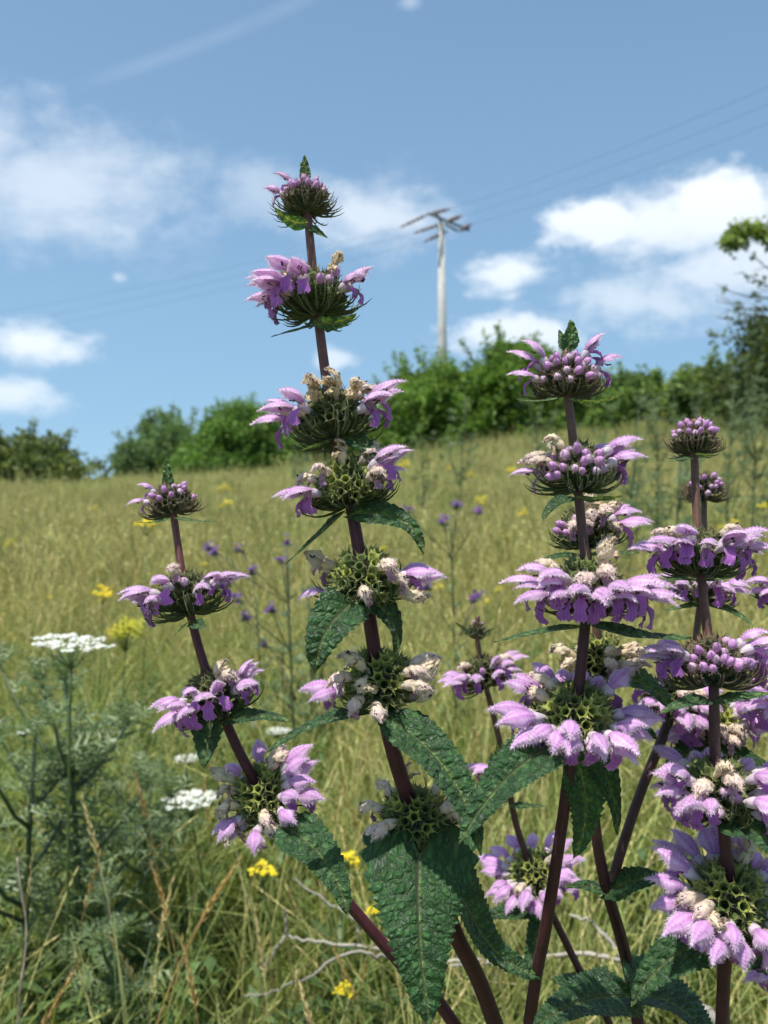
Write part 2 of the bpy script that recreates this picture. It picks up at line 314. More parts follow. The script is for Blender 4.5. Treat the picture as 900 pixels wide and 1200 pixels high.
def flower_mesh(seed, wilt=0.0, dry=False):
    rng = random.Random(seed); mb = MB()
    U = rng.uniform
    sz = U(.86, 1.05) * (1 - .02 * wilt)
    def crum(): return U(-1, 1) * .55 * mm * wilt
    cw = mixc(C_WHITE, C_CREAM, wilt)
    # tube
    pts, _ = curve2(0, 18, 5, 9 * mm * sz, 5, -2 * mm, 0)
    mb.tube([(x, crum(), z) for x, z in pts], [1.1 * mm, 1.2 * mm, 1.4 * mm, 1.9 * mm, 2.3 * mm, 2.0 * mm], 8, [mixc(cw, C_LILAC, .3 * (1 - wilt) * i / 5) for i in range(6)], cap=False)
    bx, bz = pts[-1]
    # upper lip: an arched hood with a fringed edge
    nu, nt = 12, 12
    if wilt: a0, a1 = U(10, 40), U(-130, -60)
    else: a0, a1 = U(26, 52), U(-62, -18)
    ln = U(13.5, 16.5) * mm * sz * (1 - .15 * wilt)
    pts, tans = curve2(0, a0, a1, ln, nt - 1, bx - 1.5 * mm, bz + 1.6 * mm)
    W0 = U(3.1, 3.8) * mm * sz * (1 - .3 * wilt); fold = U(1.15, 1.5) + .3 * wilt
    yaw = U(-.12, .12); V = []; C = []
    for i in range(nt):
        t = i / (nt - 1); prof = (.55 + .65 * sstep(0, .42, t)) * (1 - .97 * sstep(.48, 1.05, t)) + .02
        x, z = pts[i]; a = tans[min(i, nt - 2)]
        nxz = (-math.sin(a), math.cos(a))
        for k in range(nu + 1):
            u = -1 + 2 * k / nu
            y = W0 * prof * math.sin(u * fold) / math.sin(min(fold, 1.57)); dz = -W0 * prof * .95 * (1 - math.cos(u * fold)) + .35 * mm * math.sin(u * 9 + i) * (.2 + wilt)
            V.append(Vector((x + nxz[0] * dz + crum(), y + yaw * (x - bx) + crum(), z + nxz[1] * dz + crum())))
            c = mixc(C_LILAC, C_PALE, min(1, .12 + .62 * abs(u) ** 1.3 + .45 * sstep(.75, 1, t) + .38 * (k % 3 == 0)))
            c = mixc(c, C_DEEP, (.32 * sstep(.5, .05, t) + .26 * (k % 3 == 1) * (1 - abs(u))) * (1 - wilt))
            c = mixc(c, mixc(C_CREAM, C_WHITE, U(0, .3)), min(1, wilt * (.95 + .38 * sstep(.8, .1, t)) if not dry else 1))
            c = mixc(c, C_TAN, (.55 if dry else .25) * wilt * sstep(.6, 1, t) * U(.3, 1))
            C.append(c)
    F = [(i * (nu + 1) + k, i * (nu + 1) + k + 1, (i + 1) * (nu + 1) + k + 1, (i + 1) * (nu + 1) + k) for i in range(nt - 1) for k in range(nu)]
    mb.add(V, F, C)
    hc = mixc(mixc(C_WHITE, C_PALE, .55), C_CREAM, wilt * .6)
    for q in range(150 if not wilt else 70):
        t = U(.25, 1); i = min(int(t * (nt - 1)), nt - 1); s = rng.choice((0, nu)) if t < .93 else rng.randint(0, nu)
        i2 = min(i + 1, nt - 1); fr = t * (nt - 1) - i
        p = V[i * (nu + 1) + s].lerp(V[i2 * (nu + 1) + s], fr)
        cc = V[i * (nu + 1) + nu // 2]
        d = (p - cc).normalized() * .8 + Vector((.7, U(-.4, .4), U(-.5, .2)))
        hairs(mb, rng, p, d, U(.7, 2.0) * mm, hc)
    for q in range(240):                                   # velvet on the back of the hood
        i, k = rng.randint(1, nt - 1), rng.randint(1, nu - 1); p = V[i * (nu + 1) + k]
        hairs(mb, rng, p, (p - Vector((p.x - 1 * mm, 0, p.z - 2 * mm))) + Vector((U(-1, 1), U(-1, 1), U(-1, 1))) * mm, U(.5, 1.0) * mm, hc, .00009)
    # lower lip: broad hanging middle lobe, two small side lobes
    nt2, nu2 = 10, 8
    l0, l1 = (U(-35, -10), U(-112, -85)) if not wilt else (U(-60, -20), U(-150, -80))
    ln2 = U(8.5, 11) * mm * sz * (1 - .25 * wilt)
    pts, tans = curve2(0, l0, l1, ln2, nt2 - 1, bx - 1.0 * mm, bz - 1.3 * mm, .6)
    W1 = U(2.4, 3.2) * mm * sz * (1 - .45 * wilt); V = []; C = []
    for i in range(nt2):
        t = i / (nt2 - 1)
        w = .52 + .62 * math.exp(-((t - .42) / .13) ** 2) + .62 * sstep(.5, .78, t); w *= 1 - .42 * sstep(.85, 1, t)
        x, z = pts[i]; a = tans[min(i, nt2 - 2)]; nxz = (-math.sin(a), math.cos(a))
        for k in range(nu2 + 1):
            u = -1 + 2 * k / nu2
            dz = W1 * w * (.42 * (1 - 2.0 * sstep(.5, 1, t))) * u * u + .45 * mm * math.sin(u * 7 + i * 1.4) * t
            dl = -.9 * mm * abs(math.sin(u * 4.2)) * (t > .95)
            V.append(Vector((x + nxz[0] * dz + math.cos(a) * dl + crum(), W1 * w * u + crum(), z + nxz[1] * dz + math.sin(a) * dl + crum())))
            c = mixc(mixc(C_DEEP, C_LILAC, .45 * (1 - t) + .25 * abs(u)), C_PALE, .35 * sstep(.85, 1, t) + .12 * (k % 2))
            c = mixc(c, mixc(C_CREAM, C_TAN, U(0, .5)), wilt * (.55 if not dry else 1)); C.append(c)
    F = [(i * (nu2 + 1) + k, (i + 1) * (nu2 + 1) + k, (i + 1) * (nu2 + 1) + k + 1, i * (nu2 + 1) + k + 1) for i in range(nt2 - 1) for k in range(nu2)]
    mb.add(V, F, C)
    # stamens tucked under the hood
    for q in range(4):
        y = U(-.8, .8) * mm; e = Vector((bx + U(3.5, 6.0) * mm * sz, y, bz + U(-.3, 1.0) * mm))
        mb.tube([(bx - 1 * mm, y * .5, bz + .5 * mm), (bx + 2.5 * mm, y, bz + 1.0 * mm), tuple(e)], .16 * mm, 3, cw)
        mb.tube([e - Vector((.5 * mm, 0, 0)), e, e + Vector((.6 * mm, 0, 0))], [.2 * mm, .42 * mm, .15 * mm], 4, (.07, .03, .05))
    return mb.mesh('flower', M_petal)
def bud_mesh(seed, white=0.0):
    rng = random.Random(seed); mb = MB(); V = []; C = []; nl, na = 7, 9
    ln, rd = rng.uniform(5.5, 8.0) * mm, rng.uniform(1.55, 2.15) * mm; bend = rng.uniform(-.8, .8) * mm
    for i in range(nl):
        t = i / (nl - 1); r = rd * (.55 + .6 * math.sin(math.pi * min(1, t * .98) ** 1.25)) * (1 if t < .99 else .12)
        r = r if t < .8 else rd * math.sqrt(max(0.02, 1 - ((t - .62) / .385) ** 2)) * 1.1
        for k in range(na):
            a = 2 * math.pi * k / na
            V.append(Vector((-1 * mm + ln * t, r * .88 * math.cos(a), r * math.sin(a) * (1 + .12 * math.cos(3 * a)) + bend * t)))
            C.append(mixc(mixc(C_WHITE, mixc(C_LILAC, C_PALE, .2), sstep(.05, .45, t)), (.70, .56, .60), white * .6 + .1 * (k % 2)))
    F = [(i * na + k, i * na + (k + 1) % na, (i + 1) * na + (k + 1) % na, (i + 1) * na + k) for i in range(nl - 1) for k in range(na)] + [tuple((nl - 1) * na + k for k in range(na))]
    mb.add(V, F, C)
    for q in range(230):
        p = V[rng.randint(2 * na, len(V) - 1)]; hairs(mb, rng, p, (p - Vector((ln * .3, 0, 0))), rng.uniform(.5, 1.2) * mm, mixc(C_WHITE, C_PALE, .4), .00008)
    return mb.mesh('bud', M_petal)
def calyx_mesh(seed, tone):
    rng = random.Random(seed); mb = MB(); na = 10
    base, rim, spine, inn = {'young': ((.075, .125, .03), (.115, .105, .05), (.20, .10, .08), (.05, .05, .02)),
                             'green': ((.06, .11, .026), (.12, .16, .04), (.15, .14, .06), (.04, .06, .016)),
                             'mid': ((.06, .115, .026), (.11, .13, .04), (.15, .12, .06), (.04, .05, .016)),
                             'old': ((.085, .135, .03), (.30, .335, .07), (.33, .33, .12), (.06, .09, .02))}[tone]
    ln = rng.uniform(9.0, 10.5) * mm; rr = [.8, 1.15, 1.5, 1.75, 1.95]; V = []; C = []
    for i, r in enumerate(rr):
        t = i / 4
        for k in range(na):
            a = 2 * math.pi * k / na; q = r * mm * (1 + (.07 if k % 2 == 0 else -.05) * t)
            V.append((ln * t, q * math.cos(a), q * math.sin(a))); C.append(mixc(base, rim, t ** 1.5))
    for j, (t, r) in enumerate(((.97, 1.62), (.55, 1.05), (.5, .1))):
        for k in range(na):
            a = 2 * math.pi * k / na; V.append((ln * t, r * mm * math.cos(a), r * mm * math.sin(a))); C.append(rim if j == 0 else inn)
    F = [(i * na + k, i * na + (k + 1) % na, (i + 1) * na + (k + 1) % na, (i + 1) * na + k) for i in range(7) for k in range(na)]
    mb.add(V, F, C)
    for k in range(5):                                    # five stiff teeth
        a = 2 * math.pi * (k + .5) / 5 + rng.uniform(-.1, .1); q = 1.9 * mm; sp = rng.uniform(2.6, 4.4) * mm
        d = Vector((.78, .62 * math.cos(a), .62 * math.sin(a))); p = Vector((ln * .98, q * math.cos(a), q * math.sin(a))); s = Vector((0, -math.sin(a), math.cos(a)))
        mb.add([p - s * .9 * mm, p + s * .9 * mm, p + d * sp * .4 + s * .2 * mm, p + d * sp * .4 - s * .2 * mm, p + d * sp], [(0, 1, 2, 3), (3, 2, 4)], [rim, rim, spine, spine, spine])
    for q in range(26):
        a = rng.uniform(0, 6.28); t = rng.uniform(.3, 1); r = 2.4 * mm * (.45 + .55 * t)
        hairs(mb, rng, Vector((ln * t, r * math.cos(a), r * math.sin(a))), (.3, math.cos(a), math.sin(a)), rng.uniform(.7, 1.5) * mm, (.42, .42, .34), .00007)
    return mb.mesh('calyx', M_calyx)
FLOWER = [flower_mesh(100 + i) for i in range(9)]
WILT = [flower_mesh(200 + i, .75) for i in range(5)]
DRY = [flower_mesh(300 + i, 1.0, True) for i in range(5)]
BUD = [bud_mesh(400 + i, .0 if i < 4 else .9) for i in range(6)]
CALYX = {t: [calyx_mesh(500 + i, t) for i in range(4)] for t in ('young', 'mid', 'green', 'old')}
CALYX['old'] += CALYX['green'][:3]
CODE = {'f': ('flower', FLOWER), 'w': ('wilted_flower', WILT), 'd': ('dry_flower', DRY), 'b': ('bud', BUD), 'u': ('flower', FLOWER)}

def whorl(root, pos, axis, s, tone, items, seed, ncal=46, extra='', bract_r=1.0):
    """one ring of calyces round the stem; items = list of (code, azimuth, polar)"""
    rng = random.Random(seed); U = rng.uniform
    a = axis.normalized(); e1 = (Vector((1, 0, 0)) - a * a.x).normalized(); e2 = a.cross(e1)
    MID = tone in ('young', 'mid')
    def D(az, pol):
        az, pol = R(az), R(pol); return (e1 * math.cos(az) + e2 * math.sin(az)) * math.sin(pol) + a * math.cos(pol)
    # bracts: wiry, curved up round the calyces (the mesh of the whorl itself)
    mb = MB()
    for i in range(64):
        az = U(0, 360); L = U(17, 25) * mm * s * bract_r; e = U(94, 112); p = Vector((0, 0, 0)) - a * U(0, 3) * mm * s; pts = [p + D(az, 90) * 1.5 * mm]
        turn = U(45, 105)
        for k in range(6): p = pts[-1] + D(az + U(-4, 4), e - turn * (k / 5) ** 1.6) * L / 6; pts.append(p)
        c0 = (.06, .10, .03); c1 = mixc((.11, .12, .04), (.17, .08, .07), U(0, 1)) if tone == 'young' else (.10, .14, .04)
        mb.tube(pts, [.75 * mm * s, .7 * mm * s, .6 * mm * s, .48 * mm * s, .38 * mm * s, .28 * mm * s, .08 * mm], 4, [mixc(c0, c1, k / 6) for k in range(7)])
        for q in range(9):
            k = rng.randint(1, 5); hairs(mb, rng, pts[k].lerp(pts[k + 1], U(0, 1)), (U(-1, 1), U(-1, 1), U(-1, 1)), U(.8, 1.7) * mm * s, (.45, .46, .38), .00006)
    # fleshy receptacle that carries the calyces
    mb.tube([-a * 3.5 * mm * s, -a * 1.5 * mm * s, a * 1.5 * mm * s, a * 5 * mm * s, a * 9 * mm * s], [1.8 * mm * s, 4.6 * mm * s, 6.2 * mm * s, 5.2 * mm * s, 2.2 * mm * s], 10, (.07, .11, .03))
    wh = mb.build('flower_whorl', M_calyx, root); wh.location = pos - root.location
    rings = [(88, 15), (74, 15), (60, 13), (45, 10), (29, 7)] if tone in ('green', 'old') else [(76, 15), (63, 14), (50, 12), (36, 9), (22, 6)]; slots = []
    for pol, n in rings:
        n = max(3, round(n * ncal / 42)); ph = U(0, 360)
        for k in range(n): slots.append([(ph + 360 * k / n + U(-7, 7)) % 360, pol + U(-6, 6), None])
    want = []
    for it in items:
        code, az, pol = it[:3]
        best = None
        for sl in slots:
            if sl[2] is not None: continue
            da = abs((sl[0] - az + 180) % 360 - 180) * math.sin(R(max(pol, 25))); dd = math.hypot(da, (sl[1] - pol))
            if best is None or dd < best[0]: best = (dd, sl)
        if best: best[1][2] = code; best[1][0] = az + ((best[1][0] - az + 180) % 360 - 180) * .35 if best[0] < 40 else best[1][0]
    for az, pol, code in slots:
        d = D(az, pol); up = (a - d * a.dot(d))
        if up.length < .05: up = -e2
        up.normalize(); y = up.cross(d)
        r0 = 4.2 * mm * s * U(.9, 1.15); off = a * (3.2 * mm * s * math.cos(R(pol)))
        L = U(.92, 1.08); roll = U(-.3, .3)
        M = Matrix((d, y, up)).transposed().to_4x4() @ Matrix.Rotation(roll, 4, 'X') @ Matrix.Scale(s * L, 4); M.translation = d * r0 + off
        link('calyx', rng.choice(CALYX[tone]), wh, M)
        if code:
            nm, ms = CODE[code]
            # corollas leave the calyx and level out towards the horizontal
            flat = (d - a * a.dot(d)); flat.normalize()
            d2 = (d * .45 + flat * .75 + a * .04) if code in 'fw' else d + flat * .15
            if code == 'd': d2 = d + Vector((U(-.5, .5), U(-.5, .5), U(-.3, .3)))
            d2 = (d2 + Vector((U(-.2, .2), U(-.2, .2), U(-.16, .16)))).normalized()
            up2 = (a - d2 * a.dot(d2)).normalized(); y2 = up2.cross(d2)
            M2 = Matrix((d2, y2, up2)).transposed().to_4x4() @ Matrix.Rotation(U(-.25, .25) if code != 'd' else U(-2, 2), 4, 'X') @ Matrix.Scale(s * U(.9, 1.1), 4)
            M2.translation = d * (r0 + 8.0 * mm * s * L) + off
            link(nm, rng.choice(ms), wh, M2)
    return wh
def fan(code, a0, a1, n, p0=62, p1=94, seed=0):
    rng = random.Random(seed * 31 + n); return [(code, a0 + (a1 - a0) * (k + .5) / n + rng.uniform(-6, 6), rng.uniform(p0, p1)) for k in range(n)]

# ------------------------------------------------------------------ floral leaves (each its own mesh)
C_LEAF, C_VEIN = (.032, .092, .027), (.11, .18, .055)
def leaf(root, b, t, wpx, face=(0, -.55, .85), bend=(0, 0, 0), fold=.25, curl=0.0, seed=0, cord=1.0, tone=1.0, teeth=1.0, droop=0.0, wide=.2, tp=1.15):
    """b, t = (px, py, depth) of base and tip; wpx = full width in photograph pixels; bend = control point offset in px / depth"""
    rng = random.Random(seed); B, T = P(*b), P(*t); L = (T - B).length
    mid = P((b[0] + t[0]) / 2 + bend[0], (b[1] + t[1]) / 2 + bend[1], (b[2] + t[2]) / 2 + bend[2])
    cp = 2 * mid - (B + T) / 2
    Lc = (mid - B).length + (T - mid).length
    w = wpx / FPX * (b[2] + t[2]) / 2 / 2
    nt = max(18, min(84, int(Lc / .0008))); nu = 14; V = []; C = []; UVs = []
    N0 = Vector(face).normalized(); nv = max(4, Lc / .0068); ph = rng.random() * 6
    side_wave = rng.uniform(.3, .9) * .06 * w; nteeth = Lc / .0034; oy = rng.uniform(0, 50)
    prevS = None
    for i in range(nt):
        q = i / (nt - 1); p = B * (1 - q) ** 2 + cp * 2 * q * (1 - q) + T * q * q
        tg = ((cp - B) * (1 - q) + (T - cp) * q).normalized()
        if curl: # roll the tip under
            c = curl * sstep(.6, 1, q) ; p = p - N0 * c * L * .18 * q
        S = tg.cross(N0).normalized()
        if prevS is not None and S.dot(prevS) < 0: S = -S
        prevS = S; N = S.cross(tg).normalized()
        if N.dot(N0) < 0: N = -N
        # outline: heart-shaped base, long narrowing tip
        o = (sstep(-.03, wide, q) ** .7) * (1 - .86 * max(0, (q - wide) / (1 - wide)) ** tp) * (1 - sstep(.88, 1.02, q)) ** .7
        o = max(o, .0) * 1.06
        saw = (q * nteeth) % 1.0; tooth = 1 - .2 * teeth * (1 - (1 - saw) ** .7 if saw > .12 else (1 - saw / .12) * .9)
        for k in range(nu + 1):
            u = -1 + 2 * k / nu; u = math.copysign(abs(u) ** 1.45, u); au = abs(u)
            ww = w * o * (tooth if au > .95 else 1)
            back = -tg * (w * .55 * cord * au ** 1.5 * sstep(.2, .0, q))          # lobes of the heart reach behind the stalk
            sv = q * nv - au * 1.25 * w * o / L * nv * .55; fr = sv - math.floor(sv); dv = min(fr, 1 - fr)
            quilt = (.00125 * (1 - math.exp(-(dv / .17) ** 2)) * (1 - au ** 3) * sstep(0, .14, au)) * min(1, w / .008)
            z = fold * ww * au ** 1.2 + quilt + side_wave * math.sin(q * 13 + ph + (u > 0) * 2) * au - droop * ww * au * au
            V.append(p + S * ww * u + N * z + back)
            vn = math.exp(-(u * w * o / .0006) ** 2) * 1.5 + .45 * math.exp(-(dv / .07) ** 2) * (1 - au * .6)
            c = tuple(C_LEAF[h] + (C_VEIN[h] - C_LEAF[h]) * min(1.5, vn) for h in range(3)); C.append(tuple(x * tone for x in c))
            UVs.append((u * ww * 100 + .001 + (40 if u > 0 else 0), (q * Lc - au * ww * .25) * 100 + oy))
    F = [(i * (nu + 1) + k, i * (nu + 1) + k + 1, (i + 1) * (nu + 1) + k + 1, (i + 1) * (nu + 1) + k) for i in range(nt - 1) for k in range(nu)]
    n0 = (Vector(V[F[nu // 2 + 5 * nu][1]]) - Vector(V[F[nu // 2 + 5 * nu][0]])).cross(Vector(V[F[nu // 2 + 5 * nu][3]]) - Vector(V[F[nu // 2 + 5 * nu][0]]))
    if n0.dot(N0) < 0: F = [f[::-1] for f in F]
    mb = MB(); off = root.location
    mb.add([v - off for v in V], F, C, UVs)
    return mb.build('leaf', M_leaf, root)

# ------------------------------------------------------------------ stems
def stem_plant(path, rads, label, name='whorled_flower_stem', base=None, dark=.5, sub=8, group=None, red=.5):
    """path: (px, py, depth) from the tip down; carried on to the ground"""
    pts = [P(*p) for p in path]; last = pts[-1]
    dr = pts[-1] - pts[-2]; dr = dr / max(.02, abs(dr.z)); hgt = last.z - .01        # carry the curve on, straightening, to the ground
    p1 = last + Vector((dr.x * .75, dr.y * .6, -1)) * hgt * .3; p2 = p1 + Vector((dr.x * .4, dr.y * .3, -1)) * hgt * .35
    bx, by = p2.x + dr.x * .15 * hgt * .35, p2.y + .01; gz = gh(bx, by) - .02
    pts += [p1, p2, Vector((bx, by, gz))]
    root = empty(name, (bx, by, gh(bx, by))); tag(root, label, 'flower', group)
    cp = catmull(pts, sub); n = len(cp); rr = []; cc = []
    for i, p in enumerate(cp):
        t = i / (n - 1); rr.append((rads[0] + (rads[1] - rads[0]) * t) / 2)
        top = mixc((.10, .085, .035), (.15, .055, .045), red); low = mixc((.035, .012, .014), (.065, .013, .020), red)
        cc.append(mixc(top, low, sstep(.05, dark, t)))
    mb = MB(); mb.tube([p - root.location for p in cp], rr, 16, cc, square=.09)
    rng = random.Random(len(path) * 7 + int(path[0][0]))
    for q in range(900):                                   # short downy hair
        i = rng.randint(0, int(n * .7)); p = cp[i].lerp(cp[i + 1], rng.random()) - root.location
        t = (cp[i + 1] - cp[i]).normalized(); d = Vector((rng.uniform(-1, 1), rng.uniform(-1, 1), rng.uniform(-1, 1))); d = (d - t * d.dot(t)).normalized()
        hairs(mb, rng, p + d * rr[i] * .9, d - t * .4, rng.uniform(.6, 1.3) * mm, (.24, .19, .17), .00005)
    mb.build('stem', M_stem, root)
    def axis_at(py):
        b = min(range(n), key=lambda i: abs((cp[i] - P(450, py, cp[i].y)).z)); i0, i1 = max(b - 2, 0), min(b + 2, n - 1)
        return (cp[i0] - cp[i1]).normalized(), cp[b]

    return root, axis_at
def W_at(st, py, s, tone, items, seed, tilt=0, ncal=46, px=None, d=None, bract_r=1.0):
    root, ax = st; a, p = ax(py)
    b = Vector((0, -1, 0)); a = (a + b * math.tan(R(tilt))).normalized()
    return whorl(root, p - a * 5 * mm * s, a, s, tone, items, seed, ncal, bract_r=bract_r)

# --- stem A: the tallest
dA = .40
A = stem_plant([(358, 205, .415), (360, 245, .412), (372, 365, .405), (388, 480, .40), (407, 570, .395), (424, 665, .39), (440, 770, .39), (458, 870, .395), (490, 970, .405), (532, 1090, .42), (580, 1200, .44)],
               (.0029, .0086), 'tallest flower stem, cream wilted blooms on its lower whorls, big wrinkled leaf hanging', base=(.10, .50), red=.75, dark=.4)
W_at(A, 238, .74, 'young', [('u', 176, 32), ('f', 190, 58), ('b', 150, 40)] + fan('b', 200, 380, 12, 30, 66, 1), 11, -2, 44)
W_at(A, 352, 1.0, 'mid', fan('f', 150, 262, 8, 55, 80, 2) + [('f', 352, 84), ('f', 335, 92), ('d', 330, 30), ('d', 110, 30), ('d', 200, 30), ('w', 240, 40)] + fan('b', 280, 345, 4, 45, 70, 3), 12, -2)
W_at(A, 488, 1.06, 'mid', fan('f', 165, 228, 4, 60, 90, 4) + fan('f', 312, 368, 4, 65, 90, 5) + fan('d', 230, 330, 4, 30, 50, 6) + [('w', 345, 50), ('w', 355, 60), ('w', 10, 45), ('w', 165, 45), ('d', 90, 30)], 13, 0)
W_at(A, 573, 1.0, 'old', fan('f', 168, 232, 4, 68, 92, 7) + fan('f', 318, 370, 4, 65, 90, 8) + [('w', 235, 48), ('w', 325, 45), ('d', 345, 45), ('d', 260, 32), ('w', 170, 55), ('d', 20, 50), ('w', 315, 70)], 14, 6)
W_at(A, 672, 1.06, 'old', [('f', 182, 88), ('w', 205, 90), ('w', 272, 84), ('w', 312, 60), ('w', 322, 84), ('d', 335, 90), ('f', 350, 72), ('f', 2, 80), ('f', 345, 88), ('w', 148, 60), ('w', 160, 70), ('d', 130, 60), ('d', 170, 50), ('w', 120, 75)], 15, 13, 48)
W_at(A, 800, 1.06, 'old', [('f', 186, 84), ('f', 178, 92), ('w', 196, 60), ('d', 228, 40), ('d', 238, 55), ('w', 240, 76), ('w', 268, 90), ('w', 318, 66), ('w', 335, 58), ('d', 345, 84), ('d', 355, 70), ('w', 8, 62), ('w', 25, 70), ('d', 330, 92)], 16, 15, 48)
W_at(A, 965, 1.05, 'old', [('w', 182, 88), ('w', 205, 66), ('w', 165, 70), ('w', 232, 48), ('w', 345, 60), ('w', 0, 72), ('d', 350, 92), ('w', 40, 60), ('w', 130, 58), ('d', 90, 45)], 17, 12, 50)
rA = A[0]
leaf(rA, (358, 212, .414), (357, 181, .414), 15, (0, -1, .1), seed=1, tone=1.3); leaf(rA, (359, 214, .414), (352, 190, .418), 10, (-.5, -1, .1), seed=2)
leaf(rA, (357, 262, .405), (323, 243, .393), 19, (.1, -.9, -.4), bend=(-2, 5, 0), seed=3, tone=1.5); leaf(rA, (361, 266, .41), (384, 279, .405), 14, (.2, -.8, .5), seed=4, tone=1.1)
leaf(rA, (372, 378, .40), (418, 367, .385), 22, (0, -.8, -.5), bend=(3, 4, 0), seed=5, tone=1.4); leaf(rA, (368, 382, .40), (317, 395, .395), 12, (0, -.4, .9), seed=6)
leaf(rA, (396, 512, .395), (442, 541, .385), 28, (.1, -.8, .4), bend=(6, -6, 0), seed=7); leaf(rA, (390, 514, .395), (352, 527, .38), 14, (0, -.6, -.6), seed=8, tone=1.5)
leaf(rA, (412, 603, .39), (498, 645, .375), 38, (.12, -.8, .6), bend=(14, -14, 0), curl=.5, seed=9); leaf(rA, (402, 602, .39), (334, 662, .385), 22, (-.75, -.25, .6), bend=(6, -4, 0), seed=10, fold=.5)
leaf(rA, (421, 702, .382), (368, 788, .36), 64, (-.1, -.9, .42), tp=1.7, bend=(-9, -10, -.004), curl=.25, seed=11); leaf(rA, (432, 704, .385), (462, 766, .38), 42, (.6, -.6, .25), bend=(12, -6, 0), seed=12, tone=.9)
leaf(rA, (436, 836, .385), (309, 886, .37), 34, (-.1, -.15, .98), bend=(-4, -10, 0), seed=13, fold=.3); leaf(rA, (446, 838, .382), (563, 1003, .345), 62, (.25, -.75, .6), tp=1.5, bend=(18, -18, -.002), seed=14, cord=.5)
leaf(rA, (492, 1000, .385), (504, 1202, .352), 150, (-.04, -.93, .36), bend=(-6, -6, -.006), seed=15, fold=.14, droop=.2, cord=1.3, wide=.09, tp=.8); leaf(rA, (520, 985, .405), (618, 1150, .42), 78, (.75, -.45, .35), bend=(-8, 22, 0), seed=16, curl=-.5)

# --- stem B: bends away to the side
B = stem_plant([(199, 572, .44), (203, 600, .438), (215, 680, .43), (232, 755, .425), (256, 825, .42), (290, 900, .42), (330, 960, .425), (408, 1058, .435), (470, 1130, .44), (532, 1200, .45)],
               (.0028, .0068), 'leaning flower stem with four lilac whorls, curving over the white umbel flowers', base=(.09, .53), red=1.0, dark=.35)
W_at(B, 590, .72, 'young', [('u', 178, 55), ('f', 192, 66)] + fan('b', 220, 380, 9, 30, 66, 21) + [('b', 330, 30), ('b', 60, 40)], 21, 4, 44)
W_at(B, 697, .96, 'mid', fan('f', 155, 235, 6, 60, 84, 22) + fan('f', 300, 372, 5, 60, 84, 23) + [('w', 265, 35), ('f', 258, 62), ('b', 280, 50), ('f', 100, 60)], 22, 3)
W_at(B, 818, .98, 'mid', fan('f', 165, 262, 8, 60, 90, 24) + fan('f', 268, 300, 2, 60, 82, 25) + fan('f', 322, 368, 4, 58, 84, 26) + [('d', 330, 35), ('w', 310, 50), ('b', 300, 62), ('f', 80, 70), ('f', 120, 70)], 23, 10)
W_at(B, 935, 1.02, 'old', fan('f', 300, 395, 7, 62, 90, 27) + fan('f', 205, 240, 3, 80, 95, 28) + [('f', 262, 90), ('w', 285, 84), ('w', 290, 70), ('d', 190, 50), ('d', 215, 60), ('d', 160, 42), ('d', 225, 76), ('w', 60, 60), ('w', 30, 55), ('f', 90, 70), ('f', 130, 75), ('w', 200, 70)], 24, 20)
rB = B[0]
leaf(rB, (198, 572, .44), (195, 535, .44), 15, (0, -1, .1), seed=21, tone=1.2)
leaf(rB, (200, 607, .43), (160, 612, .42), 8, (0, -.35, .95), seed=22, bend=(0, 3, 0)); leaf(rB, (205, 607, .43), (257, 611, .42), 9, (0, -.35, .95), seed=23, bend=(0, 2, 0))
leaf(rB, (224, 728, .42), (202, 747, .40), 17, (-.6, -.7, .5), seed=24, tone=1.2); leaf(rB, (226, 730, .42), (241, 738, .40), 22, (.2, -.9, .4), seed=25)
leaf(rB, (246, 846, .41), (240, 900, .40), 42, (-.2, -.9, .25), seed=26, curl=-.4, tone=.9); leaf(rB, (262, 846, .415), (341, 846, .40), 30, (.1, -.5, .85), bend=(0, -6, 0), seed=27)
leaf(rB, (328, 966, .41), (408, 1076, .375), 62, (.2, -.75, .6), bend=(12, -12, -.002), seed=28, cord=.9)

# --- stem C: beside the tallest, four whorls
C = stem_plant([(663, 412, .405), (664, 450, .403), (672, 520, .40), (681, 610, .395), (688, 690, .39), (682, 770, .388), (672, 860, .39), (658, 970, .40), (640, 1085, .41), (620, 1202, .425)],
               (.0032, .0060), 'straight maroon flower stem with full lilac whorls and two-leaf tuft on top', base=(.13, .47), red=.55, dark=.45)
W_at(C, 446, .86, 'young', [('u', 178, 58), ('u', 186, 68), ('u', 2, 50), ('u', 356, 66), ('u', 190, 44), ('u', 350, 40)] + fan('b', 195, 345, 20, 35, 84, 31) + fan('b', 30, 150, 4, 40, 70, 32), 31, 7, 50)
W_at(C, 552, .98, 'mid', fan('f', 338, 400, 8, 50, 84, 33) + fan('w', 170, 205, 3, 45, 70, 34) + fan('b', 195, 322, 17, 45, 88, 35) + [('f', 180, 76), ('d', 150, 40), ('d', 230, 34)], 32, 6, 50)
W_at(C, 692, 1.10, 'green', fan('f', 172, 262, 9, 62, 94, 36) + fan('f', 282, 372, 9, 62, 94, 37) + [('w', 262, 55), ('w', 283, 45), ('w', 255, 72), ('d', 320, 32), ('d', 30, 40), ('w', 150, 50), ('f', 60, 70), ('f', 110, 70), ('f', 270, 82)], 33, 10, 48)
W_at(C, 838, 1.12, 'old', fan('f', 175, 262, 8, 74, 96, 38) + fan('f', 272, 372, 9, 74, 96, 39) + fan('f', 20, 165, 7, 60, 84, 40) + [('w', 165, 58), ('w', 150, 50), ('w', 130, 60), ('d', 270, 98)], 34, 18, 50)
rC = C[0]
leaf(rC, (664, 408, .405), (668, 374, .405), 24, (.1, -1, .1), seed=31, tone=1.35, bend=(3, 0, 0)); leaf(rC, (662, 408, .405), (655, 386, .41), 13, (-.5, -1, .1), seed=32)
